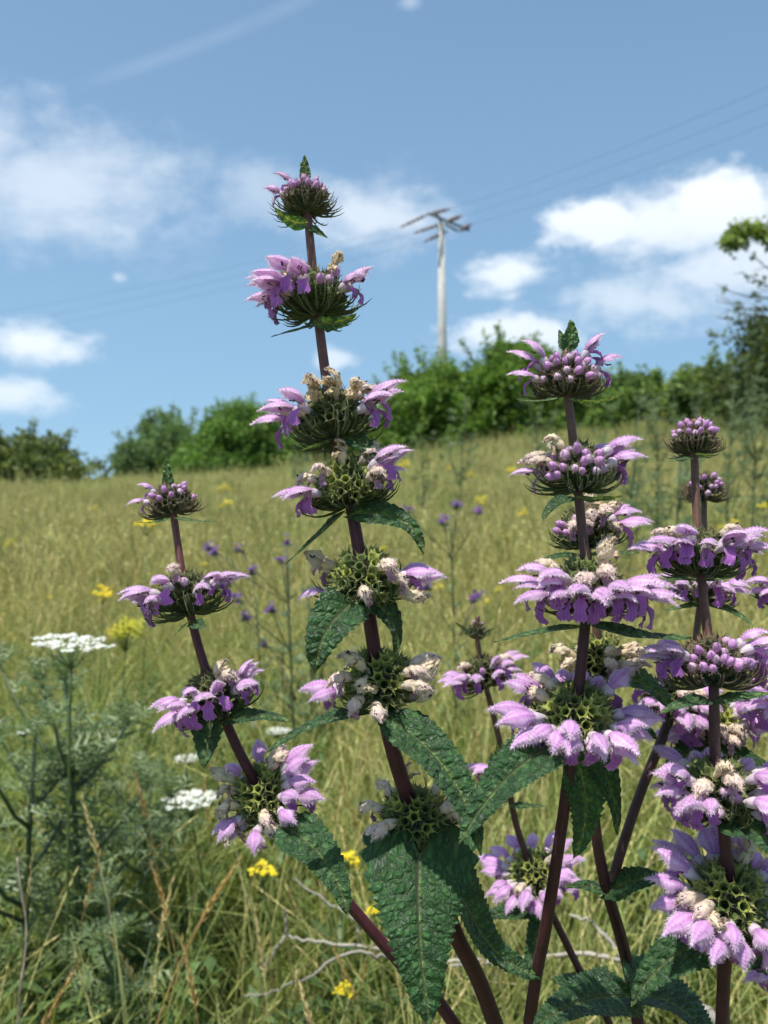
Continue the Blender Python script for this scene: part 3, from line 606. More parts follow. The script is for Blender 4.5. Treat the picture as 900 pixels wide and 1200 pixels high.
leaf(rC, (657, 466, .395), (603, 467, .385), 9, (0, -.3, .95), bend=(-2, 4, 0), seed=33, tone=1.2); leaf(rC, (670, 468, .395), (733, 458, .38), 11, (0, -.5, -.8), bend=(2, 6, 0), seed=34, tone=1.6)
leaf(rC, (678, 582, .39), (733, 580, .378), 18, (0, -.5, -.85), bend=(0, 2, 0), seed=35, tone=1.6); leaf(rC, (672, 584, .39), (635, 612, .37), 22, (-.2, -.6, .7), bend=(-4, -6, 0), seed=36, tone=.9)
leaf(rC, (682, 735, .38), (579, 753, .36), 24, (0, -.12, .98), bend=(0, -2, 0), seed=37, tone=1.1); leaf(rC, (694, 733, .38), (812, 748, .365), 42, (.1, -.22, .97), bend=(0, 6, 0), seed=38)
leaf(rC, (652, 872, .38), (538, 990, .34), 72, (-.1, -.62, .78), bend=(-4, -16, -.002), seed=39, cord=.8); leaf(rC, (672, 884, .395), (672, 1006, .40), 58, (.1, -.9, .4), bend=(14, 0, 0), seed=40, tone=1.25)
leaf(rC, (690, 884, .40), (722, 978, .40), 44, (.5, -.8, .1), bend=(8, -8, 0), seed=41, tone=.9)

# --- stem D: behind C, mostly wilted
D = stem_plant([(683, 600, .47), (688, 640, .47), (697, 720, .46), (703, 800, .46), (697, 880, .46), (697, 960, .465), (708, 1030, .47), (728, 1100, .48), (742, 1160, .49), (748, 1202, .49)],
               (.0032, .0075), 'flower stem behind the straight maroon one, its whorls mostly cream and withered', base=(.17, .56), red=.4, dark=.5)
W_at(D, 622, .98, 'mid', fan('w', 240, 320, 6, 40, 75, 41) + fan('f', 322, 372, 5, 60, 90, 42) + fan('b', 180, 245, 6, 55, 85, 43) + [('d', 300, 30), ('d', 350, 40)], 41, 4)
W_at(D, 772, .98, 'old', fan('d', 280, 380, 6, 50, 90, 44) + fan('w', 270, 330, 4, 60, 90, 45) + fan('d', 170, 230, 4, 50, 85, 46), 42, 10)
rD = D[0]
leaf(rD, (684, 652, .46), (622, 664, .44), 20, (-.1, -.3, .9), bend=(-4, -4, 0), seed=51); leaf(rD, (692, 650, .46), (752, 648, .45), 12, (0, -.5, .8), seed=52)
leaf(rD, (708, 790, .45), (786, 832, .425), 52, (.15, -.5, .85), bend=(8, -8, 0), seed=53, tone=1.35); leaf(rD, (700, 850, .45), (770, 868, .43), 46, (.3, -.6, .4), bend=(6, -6, 0), seed=54, tone=.85)
leaf(rD, (712, 1045, .47), (786, 1030, .46), 44, (0, -.5, .85), bend=(0, -6, 0), seed=55); leaf(rD, (706, 1045, .47), (660, 1040, .46), 20, (0, -.5, .85), bend=(0, -4, 0), seed=56)
leaf(rD, (742, 1168, .47), (622, 1208, .40), 74, (-.1, -.6, .8), bend=(0, -14, 0), seed=57); leaf(rD, (748, 1165, .47), (832, 1222, .41), 78, (.1, -.6, .75), bend=(6, -12, 0), seed=58, tone=.9)
leaf(rD, (738, 1150, .47), (760, 1120, .50), 40, (0, -.8, .6), seed=59, tone=1.2)
# side branch of D that rises into the right-hand group
mb = MB(); pts = catmull([P(714, 1046, .472), P(730, 990, .475), P(752, 925, .48), P(775, 868, .485), P(786, 838, .487)], 6)
mb.tube([p - rD.location for p in pts], .0026, 10, (.06, .022, .02)); mb.build('branch', M_stem, rD)
# --- stem K: whorl at the tip of that branch, seen behind E
W_b = whorl(rD, P(785, 826, .487), Vector((.1, -.2, 1)), .95, 'green', fan('f', 160, 380, 12, 60, 92, 47) + fan('w', 200, 330, 3, 40, 60, 48), 43)

# --- stem E: the right-hand group, in front
E = stem_plant([(814, 492, .425), (814, 540, .42), (818, 630, .41), (826, 715, .40), (836, 800, .39), (838, 880, .385), (848, 970, .38), (855, 1050, .38), (850, 1130, .385), (846, 1202, .39)],
               (.0032, .0062), 'flower stem with round bud head on top and dense lilac whorls below', base=(.16, .42), red=.6, dark=.55)
W_at(E, 516, .70, 'young', fan('b', 180, 372, 18, 20, 76, 51) + fan('b', 20, 160, 4, 30, 60, 52), 51, 5, 50)
W_at(E, 655, .98, 'mid', fan('f', 165, 262, 8, 66, 92, 53) + fan('f', 278, 378, 8, 66, 92, 54) + [('d', 200, 35), ('w', 190, 50), ('w', 335, 40), ('d', 345, 45), ('f', 60, 65), ('f', 120, 65)], 52, 8)
W_at(E, 782, 1.02, 'young', fan('f', 160, 215, 4, 55, 84, 55) + fan('f', 330, 392, 7, 50, 84, 56) + fan('b', 215, 322, 18, 45, 92, 57) + fan('f', 30, 150, 6, 55, 75, 58), 53, 9, 50)
W_at(E, 928, 1.08, 'green', fan('f', 165, 240, 7, 58, 94, 59) + fan('f', 285, 385, 9, 55, 94, 60) + fan('b', 240, 280, 3, 65, 85, 61) + [('w', 232, 60), ('w', 262, 52), ('d', 250, 40)] + fan('f', 30, 150, 5, 55, 75, 62), 54, 13, 48)
W_at(E, 1062, 1.12, 'old', fan('f', 165, 375, 17, 72, 97, 63) + fan('f', 20, 160, 8, 60, 84, 64) + [('w', 215, 74), ('d', 220, 84), ('d', 60, 45), ('w', 350, 70), ('w', 200, 60)], 55, 24, 52)
rE = E[0]
leaf(rE, (812, 537, .415), (783, 540, .40), 10, (0, -.4, .9), seed=61); leaf(rE, (816, 532, .415), (836, 532, .40), 12, (0, -.9, -.3), seed=62, tone=1.7)
leaf(rE, (814, 680, .40), (760, 686, .385), 13, (0, -.3, .95), bend=(-2, -3, 0), seed=63); leaf(rE, (826, 680, .40), (886, 660, .385), 13, (0, -.4, .9), bend=(2, 6, 0), seed=64)
leaf(rE, (832, 822, .385), (772, 838, .36), 26, (-.1, -.5, .85), bend=(0, -5, 0), seed=65, tone=1.1); leaf(rE, (840, 822, .385), (912, 812, .37), 26, (0, -.4, .9), seed=66, tone=1.2)
leaf(rE, (850, 960, .375), (925, 1030, .35), 70, (.2, -.65, .7), bend=(10, -12, 0), seed=67, tone=1.1); leaf(rE, (842, 960, .375), (795, 905, .41), 44, (-.2, -.8, .4), seed=68, tone=.8)
leaf(rE, (850, 1096, .378), (740, 1180, .37), 70, (-.3, -.6, .7), bend=(-10, -14, 0), seed=69, tone=.95); leaf(rE, (852, 1098, .378), (930, 1150, .37), 60, (.3, -.6, .6), seed=70)

# --- stem F: behind E
F_ = stem_plant([(825, 556, .52), (825, 600, .52), (824, 680, .515), (816, 760, .51), (832, 840, .50), (840, 900, .50), (838, 1000, .50), (842, 1100, .50), (850, 1202, .50)],
                (.0030, .0060), 'flower stem standing close behind the bud-headed one, small budding tip', base=(.21, .58), red=.35, dark=.6)
W_at(F_, 572, .70, 'young', fan('b', 190, 360, 13, 20, 74, 71), 71, 5)
W_at(F_, 690, .86, 'mid', fan('f', 165, 380, 13, 60, 92, 72), 72, 8)
W_at(F_, 850, 1.05, 'old', fan('f', 160, 230, 6, 60, 92, 73) + fan('f', 310, 385, 7, 60, 92, 74) + fan('w', 235, 310, 5, 60, 88, 75), 73, 8)
rF = F_[0]
leaf(rF, (820, 708, .51), (776, 716, .50), 12, (0, -.4, .9), seed=71, tone=1.2); leaf(rF, (828, 708, .51), (884, 736, .49), 16, (.1, -.5, .85), bend=(4, -4, 0), seed=72, tone=1.3)
leaf(rF, (836, 880, .49), (905, 900, .47), 44, (.1, -.6, .7), seed=73, tone=.8); leaf(rF, (824, 870, .49), (776, 905, .47), 40, (-.2, -.6, .6), seed=74, tone=.8)

# --- stem G: smaller, farther back between the two tall ones
G = stem_plant([(560, 722, .60), (559, 745, .60), (566, 790, .60), (580, 845, .60), (592, 900, .60), (606, 970, .60), (628, 1030, .60), (656, 1090, .60), (692, 1162, .60), (716, 1204, .61)],
               (.0028, .0056), 'small slender flower stem with a few lilac whorls, behind the big wrinkled leaves', base=(.21, .70), red=.5, dark=.6)
W_at(G, 738, .42, 'young', [('b', 200, 20), ('b', 340, 25)], 81, 4, 16)
W_at(G, 793, .98, 'mid', fan('f', 165, 252, 6, 60, 86, 81) + fan('f', 285, 372, 6, 60, 86, 82) + [('w', 205, 40), ('w', 330, 40), ('b', 270, 60)], 82, 5)
W_at(G, 905, .9, 'green', fan('f', 165, 260, 5, 60, 86, 83) + fan('f', 320, 372, 3, 60, 86, 84), 83, 8)
W_at(G, 1030, 1.18, 'old', fan('f', 165, 375, 16, 60, 95, 85) + fan('f', 20, 160, 7, 50, 80, 86) + [('w', 240, 55), ('w', 340, 50)], 84, 16)
rG = G[0]
leaf(rG, (557, 748, .60), (532, 728, .59), 7, (0, -.8, .4), seed=81); leaf(rG, (562, 748, .60), (580, 735, .59), 7, (0, -.8, .4), seed=82)
leaf(rG, (588, 905, .595), (582, 870, .57), 15, (0, -.9, .3), seed=83); leaf(rG, (598, 945, .595), (640, 945, .58), 14, (0, -.4, .9), seed=84)
leaf(rG, (638, 1066, .59), (613, 1152, .57), 28, (-.5, -.8, .2), seed=85, tone=.85); leaf(rG, (690, 1160, .60), (645, 1148, .57), 36, (-.1, -.6, .8), seed=86, tone=1.2); leaf(rG, (694, 1162, .60), (712, 1130, .60), 24, (.1, -.8, .6), seed=87, tone=1.2)
leaf(rG, (625, 1064, .59), (560, 1075, .57), 30, (0, -.6, .8), seed=88)

# --- stem H: at the right, only its flowers reach in
H = stem_plant([(928, 590, .46), (930, 690, .455), (934, 800, .45), (936, 900, .45), (938, 1040, .45), (936, 1135, .45), (934, 1202, .45)],
               (.0032, .006), 'flower stem beside the bud-headed one, leafless between lilac whorls', base=(.24, .50), red=.5)
W_at(H, 692, .92, 'green', fan('f', 165, 260, 7, 66, 92, 91), 91, 6)
W_at(H, 822, 1.05, 'green', fan('f', 150, 270, 11, 60, 92, 92) + fan('w', 170, 250, 2, 50, 70, 93), 92, 8)
W_at(H, 1135, .9, 'green', fan('f', 165, 260, 7, 60, 92, 94), 93, 8)

# ------------------------------------------------------------------ meadow grass (uncountable: instanced tufts)
tuft_coll = bpy.data.collections.new('meadow_tufts')
def blade(mb, rng, x, y, h, w, lean, az, c0, c1, seg=4, head=None):
    d = Vector((math.cos(az), math.sin(az), 0)); sd_ = Vector((-d.y, d.x, 0)); a2 = rng.uniform(0, 6.28)
    sd_ = Vector((math.cos(a2), math.sin(a2), 0)); V = []; C = []
    for i in range(seg + 1):
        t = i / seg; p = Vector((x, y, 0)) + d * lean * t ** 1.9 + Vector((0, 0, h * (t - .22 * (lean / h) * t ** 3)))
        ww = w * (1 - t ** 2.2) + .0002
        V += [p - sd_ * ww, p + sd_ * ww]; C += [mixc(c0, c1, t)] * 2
    mb.add(V, [(2 * i, 2 * i + 1, 2 * i + 3, 2 * i + 2) for i in range(seg)], C)
    if head:
        tip = Vector(V[-1]); dr = (tip - Vector(V[-3])).normalized(); n, ln, hw, hc = head
        for k in range(n):
            t = k / n; q = tip - dr * ln * (1 - t) + dr * ln * .15; a = rng.uniform(0, 6.28); s = Vector((math.cos(a), math.sin(a), .0)); wv = hw * (1 - .55 * t)
            o = q + s * wv; e = q + s * wv * 1.5 + dr * ln * .16; cr = dr.cross(s).normalized() * hw * .55
            mb.add([q, o - cr + dr * ln * .05, e, o + cr + dr * ln * .05], [(0, 1, 2, 3)], mixc(hc, (hc[0] * .6, hc[1] * .55, hc[2] * .5), rng.random()))
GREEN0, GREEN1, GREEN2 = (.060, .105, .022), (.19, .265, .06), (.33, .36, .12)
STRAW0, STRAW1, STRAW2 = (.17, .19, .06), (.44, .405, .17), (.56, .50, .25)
def tuft(i, kind, seed):
    rng = random.Random(seed); mb = MB(); U = rng.uniform
    def spot(r): a = U(0, 6.28); q = r * math.sqrt(rng.random()); return q * math.cos(a), q * math.sin(a)
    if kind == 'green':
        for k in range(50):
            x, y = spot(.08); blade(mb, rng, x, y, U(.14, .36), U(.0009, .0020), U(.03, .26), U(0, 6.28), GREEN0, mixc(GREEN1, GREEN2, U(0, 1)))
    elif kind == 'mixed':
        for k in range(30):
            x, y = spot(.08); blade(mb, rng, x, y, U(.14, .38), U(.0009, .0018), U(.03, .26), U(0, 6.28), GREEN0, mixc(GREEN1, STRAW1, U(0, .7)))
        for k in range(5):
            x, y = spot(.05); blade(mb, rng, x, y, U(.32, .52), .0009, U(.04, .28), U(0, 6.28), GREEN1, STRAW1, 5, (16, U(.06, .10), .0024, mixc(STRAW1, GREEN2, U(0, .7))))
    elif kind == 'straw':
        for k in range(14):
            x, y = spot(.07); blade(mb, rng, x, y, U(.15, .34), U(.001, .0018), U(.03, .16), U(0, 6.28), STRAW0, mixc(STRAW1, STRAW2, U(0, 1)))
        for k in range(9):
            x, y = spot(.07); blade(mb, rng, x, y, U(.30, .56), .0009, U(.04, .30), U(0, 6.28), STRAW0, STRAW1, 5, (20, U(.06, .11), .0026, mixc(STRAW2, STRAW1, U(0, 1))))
    elif kind == 'herb':
        for k in range(7):
            x, y = spot(.05); h = U(.12, .30); az = U(0, 6.28); ln = U(.02, .09)
            pts = [Vector((x + math.cos(az) * ln * t * t, y + math.sin(az) * ln * t * t, h * t)) for t in (0, .33, .66, 1)]
            mb.tube(pts, .0013, 4, GREEN0)
            for q in range(13):
                t = U(.15, 1); p = pts[0].lerp(pts[3], t); p.z = h * t; a = U(0, 6.28); d = Vector((math.cos(a), math.sin(a), U(-.1, .7))).normalized(); s = d.cross(Vector((0, 0, 1))).normalized(); L_ = U(.02, .045); w = L_ * U(.12, .26)
                c = mixc((.045, .095, .025), (.10, .15, .05), rng.random()); mid = p + d * L_ * .5 + Vector((0, 0, .004))
                mb.add([p, mid - s * w, p + d * L_, mid + s * w], [(0, 1, 2, 3)], c)
    elif kind == 'fargrass':
        for k in range(46):
            x, y = spot(.22); st = rng.random() < .25
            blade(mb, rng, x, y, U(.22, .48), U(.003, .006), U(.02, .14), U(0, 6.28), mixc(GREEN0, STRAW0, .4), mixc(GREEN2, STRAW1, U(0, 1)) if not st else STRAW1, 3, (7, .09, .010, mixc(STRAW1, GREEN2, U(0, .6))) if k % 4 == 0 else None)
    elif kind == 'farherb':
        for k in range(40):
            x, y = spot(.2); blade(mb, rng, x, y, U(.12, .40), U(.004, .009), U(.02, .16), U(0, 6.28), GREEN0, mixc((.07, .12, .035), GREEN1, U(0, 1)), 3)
    o = bpy.data.objects.new('tuft_%02d' % i, mb.mesh('tuft', M_grass, True)); tuft_coll.objects.link(o)
KINDS = ['green', 'green', 'green', 'mixed', 'mixed', 'straw', 'straw', 'herb', 'herb', 'fargrass', 'fargrass', 'fargrass', 'farherb', 'farherb']
for i, k in enumerate(KINDS): tuft(i, k, 900 + i)
IDX = {k: [i for i, q in enumerate(KINDS) if q == k] for k in KINDS}
def scatter(name, label, pts, rots, scl, idx):
    me = bpy.data.meshes.new(name); me.from_pydata(pts, [], [])
    for nm, ty, dat, key in (('rot', 'FLOAT_VECTOR', rots, 'vector'), ('scl', 'FLOAT', scl, 'value'), ('idx', 'INT', idx, 'value')):
        a = me.attributes.new(nm, ty, 'POINT'); a.data.foreach_set(key, np.array(dat, np.int32 if ty == 'INT' else np.float32).ravel())
    me.materials.append(M_grass)
    o = link(name, me); tag(o, label, 'grass', kind='stuff')
    ng = bpy.data.node_groups.new(name, 'GeometryNodeTree'); ng.interface.new_socket('Geometry', in_out='INPUT', socket_type='NodeSocketGeometry'); ng.interface.new_socket('Geometry', in_out='OUTPUT', socket_type='NodeSocketGeometry')
    N, Lk = ng.nodes, ng.links
    gi, go = N.new('NodeGroupInput'), N.new('NodeGroupOutput'); ci = N.new('GeometryNodeCollectionInfo'); ci.inputs[0].default_value = tuft_coll; ci.inputs[1].default_value = True; ci.inputs[2].default_value = True
    ip = N.new('GeometryNodeInstanceOnPoints'); ip.inputs['Pick Instance'].default_value = True
    def na(nm, ty):
        q = N.new('GeometryNodeInputNamedAttribute'); q.data_type = ty; q.inputs[0].default_value = nm; return q.outputs[0]
    Lk.new(gi.outputs[0], ip.inputs['Points']); Lk.new(ci.outputs[0], ip.inputs['Instance']); Lk.new(na('idx', 'INT'), ip.inputs['Instance Index'])
    Lk.new(na('rot', 'FLOAT_VECTOR'), ip.inputs['Rotation']); Lk.new(na('scl', 'FLOAT'), ip.inputs['Scale']); Lk.new(ip.outputs[0], go.inputs[0])
    md = o.modifiers.new('instances', 'NODES'); md.node_group = ng
    return o
rng = random.Random(5)
def vnoise(x, y, s=1.0, o=0):
    return .5 + .25 * (math.sin(x * 1.3 * s + o) + math.sin(y * .9 * s + 1.7 * o + .6 * math.sin(x * .7 * s))) 
def zone(y0, y1, dens, kinds, smin, smax, side=.62, pad=1.3):
    pts, rots, scl, idx = [], [], [], []
    area = sum((2 * (side * (y0 + (k + .5) * (y1 - y0) / 40) + pad)) * (y1 - y0) / 40 for k in range(40)); n = int(area * dens)
    ymax = side * y1 + pad
    while len(pts) < n:
        y = rng.uniform(y0, y1); x = rng.uniform(-ymax, ymax)
        if abs(x) > side * y + pad: continue
        nz = vnoise(x, y, .55, 2.0); nz2 = vnoise(x + 4, y, 1.9, 5.0)
        ks = kinds(nz, nz2, x, y); k = rng.choice(IDX[ks]); s = rng.uniform(smin, smax)
        if y < 1.25: s *= .55 + .45 * max(0, (y - .2)) / 1.05
        pts.append((x, y, gh(x, y) - .004)); rots.append((rng.uniform(-.08, .08), rng.uniform(-.08, .08), rng.uniform(0, 6.28))); scl.append(s); idx.append(k)
    return pts, rots, scl, idx
def kn(nz, nz2, x, y):
    r = rng.random()
    lush = .42 + .9 * (nz - .5) + (.30 if x < -.15 and y < 2.6 else 0)
    if r < lush: return 'herb' if rng.random() < .42 else 'green'
    if r < lush + .36: return 'mixed'
    return 'straw'
def kf(nz, nz2, x, y):
    return 'farherb' if rng.random() < .12 + .7 * max(0, nz2 - .5) + .5 * max(0, nz - .6) else 'fargrass'
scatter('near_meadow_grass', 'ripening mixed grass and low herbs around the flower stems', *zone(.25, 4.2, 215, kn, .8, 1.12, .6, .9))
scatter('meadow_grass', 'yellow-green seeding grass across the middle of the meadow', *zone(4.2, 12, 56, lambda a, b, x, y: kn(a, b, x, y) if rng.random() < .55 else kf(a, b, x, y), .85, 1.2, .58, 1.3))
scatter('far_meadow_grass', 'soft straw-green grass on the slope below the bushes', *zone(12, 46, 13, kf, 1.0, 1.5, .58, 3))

scatter('bush_edge_undergrowth', 'rank tall weeds and grass along the foot of the bushes', *zone(17, 33, 2.6, lambda a, b, x, y: 'farherb' if rng.random() < .7 else 'fargrass', 1.1, 2.1, .5, 2))
# ------------------------------------------------------------------ single seed-head grass stalks that stand out
def stalk(px, py, d, h_bend, col, seed, ln=.075):
    rng = random.Random(seed); tip = P(px, py, d); bx, by = tip.x + h_bend, tip.y + rng.uniform(-.05, .05); bz = gh(bx, by)
    root = empty('seed_grass_stalk', (bx, by, bz))
    tag(root, 'dry tan grass stalk ending in a drooping seed head, among the green grass', 'grass stalk', 'tan seeding grass stalks in the near grass')
    b = Vector((0, 0, 0)); t = tip - root.location; pts = []
    for i in range(9):
        q = i / 8; pts.append(Vector((t.x * q ** 2, t.y * q ** 2, t.z * (q + .12 * q * (1 - q)))))
    m = MB(); m.tube([p + Vector((0, 0, -.01 if i == 0 else 0)) for i, p in enumerate(pts)], [.0013 - .0007 * i / 8 for i in range(9)], 5, col); m.build('stalk', M_grass, root)
    m = MB(); dr = (pts[-1] - pts[-2]).normalized()
    for k in range(26):
        q = k / 26; c = pts[-1] - dr * ln * (.85 - q); a = k * 2.4; s = (Vector((math.cos(a), math.sin(a), 0)) - dr * dr.dot(Vector((math.cos(a), math.sin(a), 0)))).normalized(); w = .0034 * (1.1 - .6 * q)
        cr = dr.cross(s) * w * .5; e = c + s * w * 1.3 + dr * .011
        m.add([c, c + s * w - cr + dr * .004, e, c + s * w + cr + dr * .004], [(0, 1, 2, 3)], mixc(col, (col[0] * .7, col[1] * .62, col[2] * .5), rng.random()))
    m.build('seed_head', M_grass, root, False)
TAN = (.42, .30, .12); PALE = (.50, .44, .22)
for i, (px, py, d, hb) in enumerate([(98, 942, 1.05, .06), (275, 1015, 1.1, -.12), (265, 1030, 1.12, -.10), (200, 1040, 1.15, -.03), (180, 1020, 1.2, .05), (85, 1140, .95, -.09), (130, 1100, 1.05, .06), (240, 920, 1.4, .02), (160, 915, 1.3, .05), (300, 1075, 1.1, .03), (115, 1010, 1.2, -.05), (215, 1110, 1.0, .04), (335, 1035, 1.3, .04),
        (395, 1120, 1.1, .05), (440, 1110, 1.2, -.04), (350, 1150, 1.0, .05), (600, 980, 1.6, .05), (530, 900, 1.8, .04), (700, 1060, 1.4, -.05), (560, 1060, 1.3, .05), (770, 990, 1.6, .04), (640, 880, 2.2, .05), (430, 880, 1.9, -.04), (405, 930, 1.6, .05)]):
    stalk(px, py, d, hb, TAN if i % 3 else PALE, 40 + i)

# ------------------------------------------------------------------ thistles and tall grey-green weeds
def thistle_leaf_mesh(seed, L=.1):
    rng = random.Random(seed); m = MB(); n = 6; c0, c1 = (.07, .125, .045), (.22, .28, .14)
    def at(t): return Vector((L * t, 0, L * (.28 * t - .42 * t * t)))
    m.tube([at(0), at(.35), at(.7), at(1)], [.0016, .0013, .0009, .0003], 4, c1)
    for k in range(n):
        t = (k + .6) / n; p = at(t)
        for s in (-1, 1):
            ll = L * .42 * math.sin(math.pi * min(1, .15 + t * .85)) * rng.uniform(.55, 1.35); d = Vector((rng.uniform(.35, .8), s * .8, rng.uniform(-.35, .5))).normalized(); w = Vector((L * .036, 0, 0))
            c = mixc(c0, c1, rng.random())
            m.add([p - w, p + w, p + d * ll * .6 + Vector((w.x * .7, 0, .003)), p + d * ll, p + d * ll * .55 - w * .9], [(0, 1, 2, 3, 4)], c)
            d2 = Vector((-.1, s, .3)).normalized(); q = p + d * ll * .4
            m.add([q - w * .6, q + w * .5, q + d2 * ll * .55], [(0, 1, 2)], c)
    return m.mesh('leaf', M_herb, False)
TL = [thistle_leaf_mesh(700 + i) for i in range(4)]
def thistle(bx, by, h, label, seed, nbr=5, nleaf=46, lscale=1.0, group=None, spread=.5, name='thistle'):
    rng = random.Random(seed); root = empty(name, (bx, by, gh(bx, by))); tag(root, label, 'weed', group)
    m = MB(); lean = rng.uniform(-.05, .05); main = [Vector((lean * t * t * h, 0, h * t - .01)) for t in (0, .25, .5, .75, 1)]
    m.tube(main, [.006, .0055, .0045, .0035, .002], 7, (.075, .11, .05)); axes = [main]
    for k in range(nbr):
        t = rng.uniform(.3, .8); a = rng.uniform(0, 6.28); p = Vector((lean * t * t * h, 0, h * t)); ln = h * rng.uniform(.18, .38); d = Vector((math.cos(a) * spread, math.sin(a) * spread, 0))
        br = [p + (d * q + Vector((0, 0, .35 * q + .5 * q * q))) * ln for q in (0, .35, .7, 1)]; m.tube(br, [.0035, .003, .0022, .0014], 5, (.085, .12, .06)); axes.append(br)
    m.build('stem', M_herb, root)
    for k in range(nleaf):
        ax = main if rng.random() < .45 else rng.choice(axes); i = rng.randint(0, len(ax) - 2); p = ax[i].lerp(ax[i + 1], rng.random())
        if p.z < h * .06: continue
        az = k * 2.4 + rng.uniform(-.5, .5); s = lscale * rng.uniform(.55, 1.05) * (1.25 - .75 * p.z / h)
        M = Matrix.Translation(p) @ Euler((rng.uniform(-.4, .4), rng.uniform(-.9, .1), az)).to_matrix().to_4x4() @ Matrix.Scale(s, 4); link('leaf', rng.choice(TL), root, M)
    for ax in axes:                                       # rosette of small leaves at each tip
        for k in range(6):
            M = Matrix.Translation(ax[-1] - Vector((0, 0, .01))) @ Euler((0, rng.uniform(-1.3, -.6), k * 1.05)).to_matrix().to_4x4() @ Matrix.Scale(lscale * .4, 4); link('leaf', rng.choice(TL), root, M)
    return root
def ground_xy(px, d): p = P(px, 700, d); return p.x, p.y
def thistle_px(px, ytop, d, label, seed, **kw):
    x, y = ground_xy(px, d); h = P(px, ytop, d).z - gh(x, y); return thistle(x, y, h, label, seed, **kw)
thistle_px(92, 785, 1.30, 'bushy spiny grey-green thistle below the broad white umbel', 1, nbr=9, nleaf=110, lscale=1.15, spread=.75)
thistle_px(20, 850, 1.25, 'smaller spiny thistle crowding against the bushy one', 2, nbr=5, nleaf=50, lscale=1.0, spread=.7)
thistle_px(170, 900, 1.45, 'low spiny thistle between the bushy one and the flat white umbel', 3, nbr=6, nleaf=60, lscale=1.0, spread=.8)
thistle_px(130, 1040, 1.12, 'short dark thistle deep in tan grass stalks', 4, nbr=5, nleaf=56, lscale=.8, spread=.8)
gg = 'tall grey-green weeds standing in the meadow'
for i, (px, yt, d, n, lb) in enumerate([(538, 470, 7.5, 80, 'tall feathery weed in front of the broad leafy bush'), (497, 500, 8, 60, 'shorter weed at the foot of the broad leafy bush'), (625, 478, 8, 70, 'feathery weed in front of the tallest bush of the row'),
        (735, 470, 4.2, 90, 'tall branching weed in front of the pale green shrub'), (790, 520, 3.8, 80, 'branching weed just behind the round bud head'), (770, 470, 5.2, 80, 'tall slim weed between the branching weeds near the bud heads'),
        (850, 455, 5.4, 80, 'tall weed in front of the uphill shrub'), (880, 480, 4.6, 60, 'weed in front of the dark twiggy tree'), (700, 505, 6.5, 60, 'short weed behind the second whorl of the straight maroon stem'), (355, 520, 9, 50, 'distant thin weed in front of the low bush'),
        (870, 420, 8.5, 70, 'distant weed against the foot of the dark twiggy tree'), (815, 430, 9, 70, 'distant weed against the uphill shrub'), (372, 690, 2.2, 70, 'leafy green weed behind the hanging leaves of the tallest stem'), (330, 760, 2.3, 60, 'leafy green weed between the leaning stem and the tallest stem')]):
    thistle_px(px, yt, d, lb, 20 + i, nbr=9, nleaf=n, lscale=1.3 if d > 3 else .9, group=gg, spread=.42, name='tall_weed')

# ------------------------------------------------------------------ small wildflowers
def petal_quads(m, rng, c, r, col, n=4):
    nrm = Vector((rng.uniform(-.6, .6), rng.uniform(-.9, .2), 1)).normalized(); e = nrm.cross(Vector((1, 0, 0))).normalized(); f = nrm.cross(e); a0 = rng.random() * 6
    for k in range(n):
        a = a0 + 2 * math.pi * k / n; d = e * math.cos(a) + f * math.sin(a); s = nrm.cross(d) * r * .45
        m.add([c, c + d * r * .6 - s, c + d * r + nrm * r * .15, c + d * r * .6 + s], [(0, 1, 2, 3)], tuple(x * rng.uniform(.8, 1.1) for x in col))
def umbel(px, py, d, wpx, label, seed, tilt=0.0):
    rng = random.Random(seed); c = P(px, py, d); r = wpx / FPX * d / 2; bx, by = c.x + rng.uniform(-.03, .03), c.y + .03; bz = gh(bx, by)
    root = empty('umbel_flower', (bx, by, bz)); tag(root, label, 'flower'); t = c - root.location; hub = t - Vector((0, 0, r * .75))
    m = MB(); m.tube(catmull([Vector((0, 0, -.01)), Vector((t.x * .3, t.y * .3, hub.z * .55)), hub], 5), .0016, 6, (.12, .17, .06)); m.build('stem', M_herb, root)
    ms, mf = MB(), MB()
    for k in range(24):
        q = math.sqrt((k + .5) / 24) * .95; a = k * 2.39996; e = t + Vector((math.cos(a) * r * q, math.sin(a) * r * q, -r * .10 * q * q + tilt * math.cos(a) * q * r + rng.uniform(-.06, .06) * r))
        ms.tube([hub, hub.lerp(e, .6) - Vector((0, 0, r * .08 * q)), e], .0006, 4, (.16, .22, .08))
        for j in range(26):
            o = Vector((rng.gauss(0, 1), rng.gauss(0, 1), rng.gauss(0, .25))) * r * .085; petal_quads(mf, rng, e + o, r * .038, (.80, .82, .74), 5)
    ms.build('rays', M_herb, root); mf.build('flower_head', M_wild, root, False)
umbel(83, 750, 1.15, 92, 'broad flat white umbel rising above the bushy thistle', 1, -.10)
umbel(224, 934, 1.35, 66, 'white umbel low in the grass beneath the leaning lilac stem', 2, .05)
umbel(219, 887, 1.7, 30, 'small white umbel half hidden behind the low white umbel', 3)
umbel(326, 855, 1.8, 30, 'small white umbel between the leaning stem and the tallest stem', 4)
umbel(28, 857, 1.5, 18, 'tiny white umbel beside the bushy thistle', 5)
umbel(455, 655, 3.0, 20, 'tiny white umbel among the blue-purple wildflowers', 6)
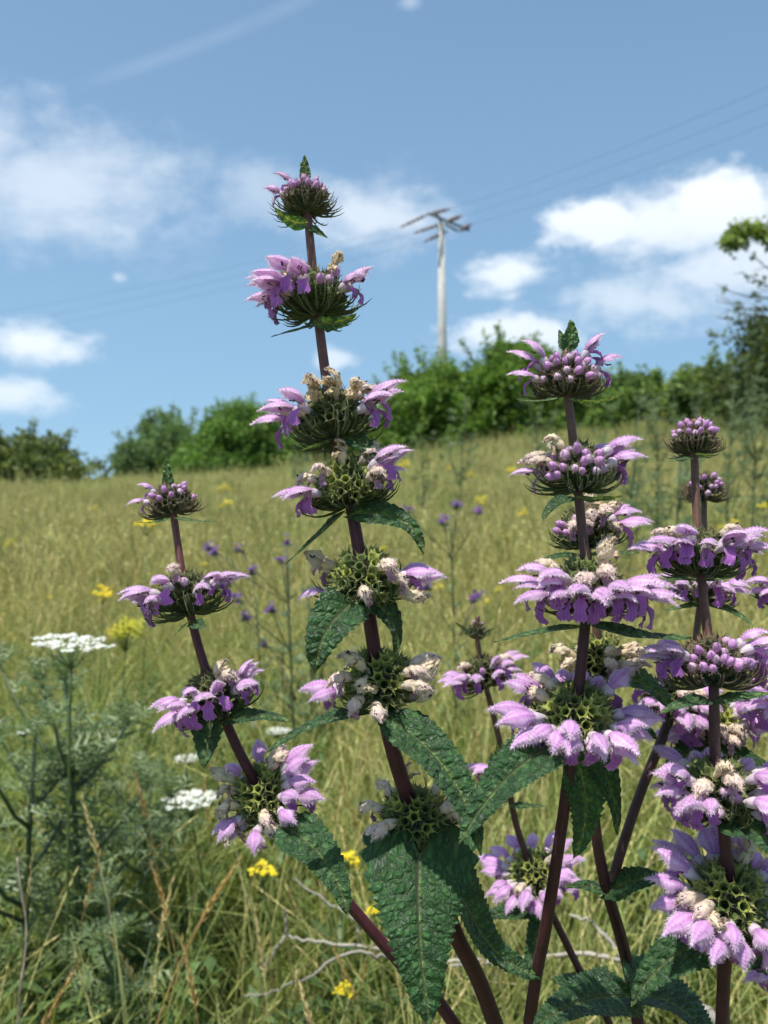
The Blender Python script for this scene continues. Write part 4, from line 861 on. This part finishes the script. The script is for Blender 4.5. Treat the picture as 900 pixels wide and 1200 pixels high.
def yellow(px, py, d, wpx, label, seed, group=None, col=(.78, .62, .02), branchy=6):
    rng = random.Random(seed); c = P(px, py, d); r = wpx / FPX * d / 2; bx, by = c.x + rng.uniform(-.04, .04) , c.y + rng.uniform(-.02, .03); bz = gh(bx, by)
    root = empty('yellow_wildflower', (bx, by, bz)); tag(root, label, 'flower', group); t = c - root.location
    m = MB(); m.tube([Vector((0, 0, -.01)), Vector((t.x * .3, t.y * .3, t.z * .5)), t - Vector((0, 0, r))], .0013, 5, (.10, .15, .04))
    mf = MB()
    for k in range(branchy):
        a = k * 2.4; q = math.sqrt((k + .5) / branchy); e = t + Vector((math.cos(a) * q * r * .8, math.sin(a) * q * r * .8, (1 - q) * r * .5 + rng.uniform(-.3, .3) * r)); m.tube([t - Vector((0, 0, r)), e], .0007, 4, (.13, .18, .05))
        for j in range(12): petal_quads(mf, rng, e + Vector((rng.gauss(0, 1), rng.gauss(0, 1), rng.gauss(0, .8))) * r * .2, r * (.17 if branchy < 10 else .10), col, 4)
    for k in range(5):
        z = rng.uniform(.2, .8); p = Vector((t.x * z * z, t.y * z * z, t.z * z)); a = rng.uniform(0, 6.28); dd = Vector((math.cos(a), math.sin(a), .6)).normalized(); s = dd.cross(Vector((0, 0, 1))).normalized() * .003
        m.add([p, p + dd * .02 - s, p + dd * .045, p + dd * .02 + s], [(0, 1, 2, 3)], (.07, .12, .03))
    m.build('stem', M_herb, root); mf.build('flower_head', M_wild, root, False)
yellow(147, 742, 1.9, 46, 'large loose yellow flower head behind the broad white umbel', 1, col=(.50, .48, .03), branchy=22)
yellow(308, 1022, 1.15, 32, 'bright yellow flower cluster beneath the leaning stem\'s lowest whorl', 2)
yellow(408, 1006, 1.15, 28, 'bright yellow cluster beside the hanging leaf of the leaning stem', 3)
yellow(438, 1068, 1.15, 18, 'small yellow cluster just above the dead grey branch', 4)
yellow(403, 1160, 1.05, 22, 'small yellow cluster just below the dead grey branch', 5)
yellow(484, 1155, 1.1, 16, 'tiny yellow cluster behind the tip of the big hanging leaf', 6)
yellow(172, 616, 2.2, 26, 'yellow cluster behind the top whorl of the leaning stem', 7)
yellow(120, 696, 2.3, 26, 'yellow cluster next to the large loose yellow head', 8)
gy = 'yellow wildflowers scattered over the meadow'; rng = random.Random(77)
for i, (px, py, d) in enumerate([(60, 645, 6), (8, 640, 5), (55, 700, 3.2), (265, 592, 6), (455, 640, 4), (430, 655, 4), (530, 550, 8), (548, 556, 8), (505, 543, 9), (600, 552, 7), (570, 585, 6), (610, 600, 5), (600, 630, 5), (582, 690, 3), (570, 705, 3), (512, 775, 2.6), (890, 590, 4), (840, 618, 4), (862, 612, 4), (745, 715, 3), (770, 650, 4), (468, 548, 9), (720, 690, 4), (240, 660, 4), (265, 575, 9), (15, 610, 8), (110, 600, 9), (400, 600, 7), (870, 655, 3.5), (520, 690, 3.6), (640, 660, 5)]):
    yellow(px + rng.uniform(-6, 6), py + rng.uniform(-4, 4), d, rng.uniform(9, 17), 'small yellow wildflower out in the meadow grass', 100 + i, gy, col=(.66, .55, .03), branchy=5)
def bluet(px, py, d, label, seed, heads):
    rng = random.Random(seed); top = P(px, py, d); bx, by = top.x + .02, top.y + .02; bz = gh(bx, by)
    root = empty('blue_purple_wildflower', (bx, by, bz)); tag(root, label, 'flower', 'blue-purple wildflowers in the middle meadow'); t = top - root.location
    m = MB(); spine = [Vector((0, 0, -.01)), Vector((t.x * .3, t.y * .3, t.z * .4)), Vector((t.x * .7, t.y * .7, t.z * .75)), t]; m.tube(spine, [.0035, .003, .0025, .0018], 6, (.08, .12, .055))
    for k in range(26):
        z = rng.uniform(.1, .97); p = spine[0].lerp(spine[3], z); a = k * 2.4; dd = Vector((math.cos(a), math.sin(a), .5)).normalized(); L_ = .075 * (1.1 - .7 * z); s = dd.cross(Vector((0, 0, 1))).normalized() * L_ * .11
        m.add([p, p + dd * L_ * .5 - s, p + dd * L_, p + dd * L_ * .5 + s], [(0, 1, 2, 3)], mixc((.07, .11, .05), (.13, .18, .09), rng.random()))
    hd = []
    for (hx, hy) in heads:
        e = P(hx, hy, d + rng.uniform(-.06, .06)) - root.location; z = min(.92, max(.4, (e.z - .12) / t.z)); b0 = Vector((t.x * z * z, t.y * z * z, t.z * z)); m.tube([b0, b0.lerp(e, .6) - Vector((0, 0, .01)), e], .0014, 5, (.10, .11, .07)); hd.append(e)
    m.build('stem', M_herb, root)
    for e in hd:
        mf = MB()
        for j in range(14): petal_quads(mf, rng, e + Vector((rng.gauss(0, 1), rng.gauss(0, 1), rng.gauss(0, .8))) * .006 * d / 2, .005 * d / 2, mixc((.10, .05, .26), (.20, .07, .26), rng.random()), 5)
        for j in range(10): petal_quads(mf, rng, e + Vector((rng.gauss(0, 1), rng.gauss(0, 1), -1.5)) * .006 * d / 2, .006 * d / 2, (.10, .12, .07), 4)
        mf.build('flower_head', M_wild, root, False)
bl = 'blue-purple wildflower with small heads'
bluet(335, 640, 2.0, bl + ', between leaning and tallest stems', 1, [(337, 634), (280, 642), (252, 645), (277, 700), (318, 712), (330, 655), (285, 722)])
bluet(528, 600, 2.2, bl + ', between the two tall stems', 2, [(535, 590), (562, 597), (478, 596), (500, 686), (560, 697), (520, 610), (554, 700)])
bluet(300, 700, 2.4, bl + ', low behind the leaning stem', 3, [(311, 753), (265, 682), (295, 668), (245, 640)])

# ------------------------------------------------------------------ dead grey branch in the grass
root = empty('dead_branch', (*ground_xy(520, 1.15), gh(*ground_xy(520, 1.15)))); tag(root, 'dead bleached grey branch lying across the grass under the flower stems', 'branch')
DB = (.27, .245, .21)
def dbr(name, pts, r0, r1, col=DB, sub=6):
    m = MB(); rg = random.Random(int(pts[0][0])); cp = [p - root.location + Vector((rg.uniform(-1, 1), rg.uniform(-1, 1), rg.uniform(-1, 1))) * .0022 for p in catmull([P(*p) if isinstance(p, tuple) else p for p in pts], sub)]
    n = len(cp); m.tube(cp, [r0 + (r1 - r0) * i / (n - 1) for i in range(n)], 7, col); m.build(name, M_bark, root)
dbr('limb', [(812, 1182, 1.02), (770, 1152, 1.06), (735, 1128, 1.10), (690, 1118, 1.12), (600, 1124, 1.14), (520, 1126, 1.15), (440, 1112, 1.15), (370, 1104, 1.15), (334, 1096, 1.15)], .0036, .0016, (.34, .31, .26))
dbr('twig', [(334, 1096, 1.15), (336, 1075, 1.15), (333, 1066, 1.15)], .002, .001); dbr('twig', [(334, 1096, 1.15), (322, 1115, 1.14), (305, 1138, 1.13)], .002, .001)
dbr('twig', [(470, 1117, 1.15), (440, 1120, 1.12), (405, 1118, 1.11), (360, 1145, 1.09), (320, 1160, 1.08), (285, 1168, 1.08)], .002, .0011)
dbr('twig', [(735, 1128, 1.10), (712, 1100, 1.12), (690, 1080, 1.14), (665, 1072, 1.16)], .0034, .0014, (.34, .31, .26)); dbr('twig', [(600, 1124, 1.14), (540, 1132, 1.13), (500, 1134, 1.12)], .0024, .0014)
dbr('twig', [(345, 1030, 1.2), (380, 1055, 1.18), (425, 1085, 1.16), (470, 1117, 1.15)], .0012, .002); dbr('twig', [(425, 1108, 1.15), (420, 1090, 1.15), (418, 1080, 1.15)], .002, .0012)
b_ = P(812, 1182, 1.02); dbr('limb', [(812, 1182, 1.02), (850, 1215, 1.0), Vector((b_.x + .12, b_.y - .05, gh(b_.x, b_.y) - .01))], .0055, .006)
mx_ = P(520, 1126, 1.15); dbr('limb', [(520, 1126, 1.15), (500, 1180, 1.17), Vector((mx_.x - .03, mx_.y + .05, gh(mx_.x, mx_.y) - .01))], .003, .004)
# single bare dead stalk
x_, y_ = ground_xy(20, .98); ds = empty('dead_stalk', (x_, y_, gh(x_, y_))); tag(ds, 'single thin dead stalk, pinkish grey, standing before the short dark thistle', 'stalk')
m = MB(); pts = [Vector((0, 0, -.01))] + [P(*q) - ds.location for q in ((22, 1200, .98), (28, 1130, .98), (31, 1085, .98), (24, 1040, .98), (20, 1005, .98))]; m.tube(catmull(pts, 4), [.0016] * 8 + [.0012] * 8 + [.0008] * 5, 5, (.40, .32, .25)); m.build('stalk', M_bark, ds)

# ------------------------------------------------------------------ bushes and the tree along the crest
def foliage(mb_v, mb_f, mb_c, rg, ctr, rad, n, size, c0, c1):
    """n small leaves in a flattened clump"""
    p = rg.normal(size=(n, 3)) * np.array(rad) * .5 + ctr
    d = rg.normal(size=(n, 3)); d[:, 2] -= .2; d /= np.linalg.norm(d, axis=1)[:, None]
    r = rg.normal(size=(n, 3)); r[:, 2] += .3; s = np.cross(d, r); s /= np.linalg.norm(s, axis=1)[:, None]
    L = size * rg.uniform(.6, 1.3, (n, 1)); w = L * .36
    V = np.stack([p, p + d * L * .5 - s * w, p + d * L, p + d * L * .5 + s * w], 1).reshape(-1, 3)
    t = rg.uniform(0, 1, (n, 1)); C = np.array(c0) + (np.array(c1) - np.array(c0)) * t; C = C * rg.uniform(.85, 1.15)
    mb_v.append(V); mb_c.append(np.repeat(C, 4, 0))
def crown_mesh(vs, cs, mat):
    V = np.concatenate(vs).astype(np.float32); C = np.concatenate(cs); n = len(V)
    me = bpy.data.meshes.new('crown'); me.vertices.add(n); me.vertices.foreach_set('co', V.ravel()); me.loops.add(n); me.loops.foreach_set('vertex_index', np.arange(n, dtype=np.int32))
    me.polygons.add(n // 4); me.polygons.foreach_set('loop_start', np.arange(0, n, 4, dtype=np.int32)); me.polygons.foreach_set('loop_total', np.full(n // 4, 4, np.int32))
    at = me.color_attributes.new('Col', 'FLOAT_COLOR', 'POINT'); c = np.ones((n, 4), np.float32); c[:, :3] = C; at.data.foreach_set('color', c.ravel()); me.materials.append(mat); me.update(calc_edges=True); me.validate(); return me
def bush(x0, x1, ytop, d, label, seed, name='bush', c0=(.035, .07, .016), c1=(.11, .17, .035), dens=1.0, group=None, depth=1.0, low=.02, leafsize=.12, sprig=10, profile=None, cat='bush'):
    rg = np.random.default_rng(seed); rng = random.Random(seed); pc = P((x0 + x1) / 2, 560, d); bx, by = pc.x, pc.y; bz = gh(bx, by)
    root = empty(name, (bx, by, bz)); tag(root, label, cat, group); hw = (x1 - x0) / FPX * d / 2; H = P((x0 + x1) / 2, ytop, d).z - bz
    vs, cs = [], []; m = MB(); nl = max(5, int(7 * hw)); bark = (.10, .08, .06)
    for k in range(nl):                                    # rounded lobes on limbs
        u = -1 + 2 * (k + .5) / nl + rng.uniform(-.12, .12); pr = profile(u) if profile else (1 - .55 * abs(u) ** 2.2); lh = H * pr * rng.uniform(.82, 1.0)
        lr = min(hw * .55, H * .42) * rng.uniform(.75, 1.1); cx, cy, cz = u * (hw - lr * .55), rng.uniform(-.5, .5) * hw * depth, max(lr * .6, lh - lr)
        tip = Vector((cx, cy, cz)); p0 = Vector((cx * .25, cy * .25, -.05)); midp = Vector((cx * .7, cy * .7, cz * .45))
        m.tube([p0, midp, tip], [.05 * H / 3, .035 * H / 3, .015], 6, bark)
        nc = int(46 * dens)
        for j in range(nc):
            v = rg.normal(size=3); v /= np.linalg.norm(v); rr = rng.uniform(.45, 1.0) ** .5; q = np.array(tip) + v * lr * rr * np.array([1, 1, .9])
            if q[2] < H * low: continue
            col = rng.random(); lo = tuple(np.array(c0) * (.8 + .5 * col)); foliage(vs, None, cs, rg, q, [lr * .26] * 3, int(52 * dens), leafsize, lo, c1)
            if j % 6 == 0: m.tube([tip, Vector(q)], [.014, .006], 4, bark)
        # skirt down to the grass
        for j in range(int(16 * dens)):
            z = rng.uniform(low, .6) * cz; q = np.array([cx + rng.uniform(-1, 1) * lr * .9, cy + rng.uniform(-1, .4) * lr, z]); foliage(vs, None, cs, rg, q, [lr * .28] * 3, int(44 * dens), leafsize, c0, c1)
    for k in range(sprig):                                  # shoots that break the outline
        u = rng.uniform(-.95, .95); pr = profile(u) if profile else (1 - .55 * abs(u) ** 2.2); a = Vector((u * hw * .9, rng.uniform(-.3, .3) * hw, H * pr * .72)); b = a + Vector((rng.uniform(-.25, .25) * H * .6 + u * .2, rng.uniform(-.2, .2), H * rng.uniform(.22, .36)))
        m.tube([a, a.lerp(b, .5), b], [.016, .010, .004], 4, bark)
        for j in range(9): q = a.lerp(b, j / 8); foliage(vs, None, cs, rg, np.array(q), [.12] * 3, 12, leafsize * .9, c0, c1)
    m.build('trunk', M_bark, root); link('crown', crown_mesh(vs, cs, M_bush), root)
    return root
DG0, DG1 = (.035, .058, .018), (.11, .14, .045)
bush(-120, 98, 502, 25, 'dark rounded bush alone beyond a sky gap, edge of the meadow', 1, c0=DG0, c1=DG1, sprig=14, profile=lambda u: 1 - .42 * abs(u) ** 5)
bush(140, 245, 478, 36, 'airy blue-green bush with sky showing between its stems', 2, c0=(.04, .075, .03), c1=(.10, .15, .055), low=.22, dens=.8)
bush(215, 350, 468, 33, 'rounded bush joined to the airy blue-green bush', 3, c0=(.035, .075, .016), c1=(.10, .17, .035))
bush(330, 455, 462, 33, 'low bush behind the wilted whorl of the tallest stem', 4, c0=(.035, .07, .018), c1=(.09, .14, .035))
bush(440, 570, 415, 29, 'broad leafy bush in front of the concrete pole', 5, c0=(.035, .075, .014), c1=(.12, .19, .035), sprig=16)
bush(530, 665, 388, 28, 'tallest bush of the row, dense and bright green', 6, c0=(.035, .075, .014), c1=(.11, .18, .03), sprig=16)
bush(640, 730, 436, 27, 'bush half hidden behind the straight maroon stem\'s top whorl', 7, c0=DG0, c1=(.09, .15, .03))
bush(695, 800, 432, 24, 'pale green shrub at the foot of the open sky, uphill', 8, c0=(.04, .08, .02), c1=(.12, .18, .05))
bush(770, 880, 418, 22, 'uphill shrub next to the dark twiggy tree', 9, c0=(.04, .075, .018), c1=(.12, .17, .045))
# dark twiggy tree uphill with an arching bough
d_ = 17; tr_ = bush(842, 1100, 345, d_, 'dark twiggy tree uphill with one leafy bough arching out', 10, name='tree', c0=(.018, .032, .012), c1=(.055, .075, .022), profile=lambda u: 1.05 - .45 * (1 - sstep(-1, -.3, u)), sprig=8, cat='tree', leafsize=.10)
m = MB(); vs, cs = [], []; rg = np.random.default_rng(4); rng = random.Random(4); o_ = tr_.location
bough = catmull([P(985, 400, d_), P(950, 320, d_), P(915, 285, d_), P(885, 270, d_), P(866, 272, d_), P(852, 288, d_)], 6)
m.tube([p - o_ for p in bough], [.06 - .05 * i / (len(bough) - 1) for i in range(len(bough))], 6, (.09, .07, .055))
for i, p in enumerate(bough[8:]):
    for k in range(3): foliage(vs, None, cs, rg, np.array(p - o_) + rg.normal(size=3) * .04, [.16] * 3, 22, .10, (.05, .085, .02), (.15, .20, .05))
for (ax, ay, bx_, by_) in [(905, 350, 845, 338), (910, 365, 838, 352), (900, 380, 846, 372), (915, 340, 868, 318), (900, 395, 832, 392), (930, 330, 880, 300), (905, 372, 850, 362)]:
    a, b = P(ax, ay, d_) - o_, P(bx_, by_, d_) - o_; mdl = a.lerp(b, .5) + Vector((0, 0, -.05)); m.tube([a + Vector((.3, .1, -.1)), a, mdl, b], [.03, .02, .013, .005], 5, (.085, .07, .065))
    for k in range(4):
        t = rng.uniform(.1, .9); q = a.lerp(b, t); m.tube([q, q + Vector((-.25, rng.uniform(-.1, .1), rng.uniform(-.2, .25)))], [.008, .003], 4, (.085, .07, .065))
    for k in range(4): foliage(vs, None, cs, rg, np.array(a.lerp(b, rng.uniform(.2, 1))), [.07] * 3, 9, .08, (.04, .06, .02), (.12, .15, .05))
m.build('bough', M_bark, tr_); link('bough_leaves', crown_mesh(vs, cs, M_bush), tr_)

# ------------------------------------------------------------------ power pole and wires
dP = 40; top = P(517, 262, dP); bx, by = top.x + .12, top.y; bz = gh(bx, by); pole = empty('power_pole', (bx, by, bz)); tag(pole, 'pale concrete power pole with steel crossarms rising behind the bushes', 'pole')
t = top - pole.location
m = MB(); m.tube([Vector((0, 0, -.3)), t * .5, t], [.24, .19, .135], 12, (1, 1, 1)); m.build('mast', M_conc, pole)
def bar(name, a, b, r, col, mat=M_metal, par=pole):
    m = MB(); m.tube([P(*a) - pole.location, P(*b) - pole.location], r, 6, col); return m.build(name, mat, par)
ST = (.10, .10, .10); INS = (.16, .10, .07)
frame = bar('crossarm_frame', (502, 250, dP - .6), (550, 270, dP + .4), .055, ST)
bar('crossarm', (512, 250, dP - .5), (519, 265, dP), .05, ST); bar('crossarm', (521, 262, dP), (536, 271, dP + .2), .05, ST)
for (a, b) in [((470, 266), (502, 251)), ((502, 251), (527, 245)), ((486, 273), (519, 262)), ((523, 260), (541, 253)), ((498, 283), (524, 271)), ((538, 271), (552, 263))]:
    ins = bar('insulator', (*a, dP - .4), (*b, dP + .2), .045, INS)
    for q in (.3, .45, .6, .75):
        pa, pb = P(*a, dP - .4) - pole.location, P(*b, dP + .2) - pole.location; c = pa.lerp(pb, q); dv = (pb - pa).normalized() * .03
        mm_ = MB(); mm_.tube([c - dv, c, c + dv], [.05, .10, .05], 8, INS); dsk = mm_.build('disc', M_metal, ins)
def wire(a, b, sag, lab, grp):
    A_, B_ = P(*a), P(*b); m = MB(); pts = [A_.lerp(B_, i / 24) - Vector((0, 0, sag * 4 * (i / 24) * (1 - i / 24))) for i in range(25)]
    o = empty('power_line', A_); tag(o, lab, 'wire', grp); m.tube([p - A_ for p in pts], .0045, 5, (.09, .09, .10)); m.build('wire', M_metal, o)
for (a, b) in [((527, 245, dP + .2), (1000, 58, 26)), ((541, 253, dP + .2), (1000, 80, 27)), ((552, 263, dP + .2), (1000, 104, 28))]: wire(a, b, .25, 'thin overhead wire from the pole passing high above the twiggy tree', 'wires strung uphill from the power pole')
for (a, b) in [((470, 266, dP - .4), (-150, 385, 75)), ((486, 273, dP - .4), (-150, 400, 76)), ((498, 283, dP - .4), (-150, 412, 77))]: wire(a, b, .6, 'thin overhead wire from the pole passing above the dark rounded bush', 'wires strung downhill from the power pole')
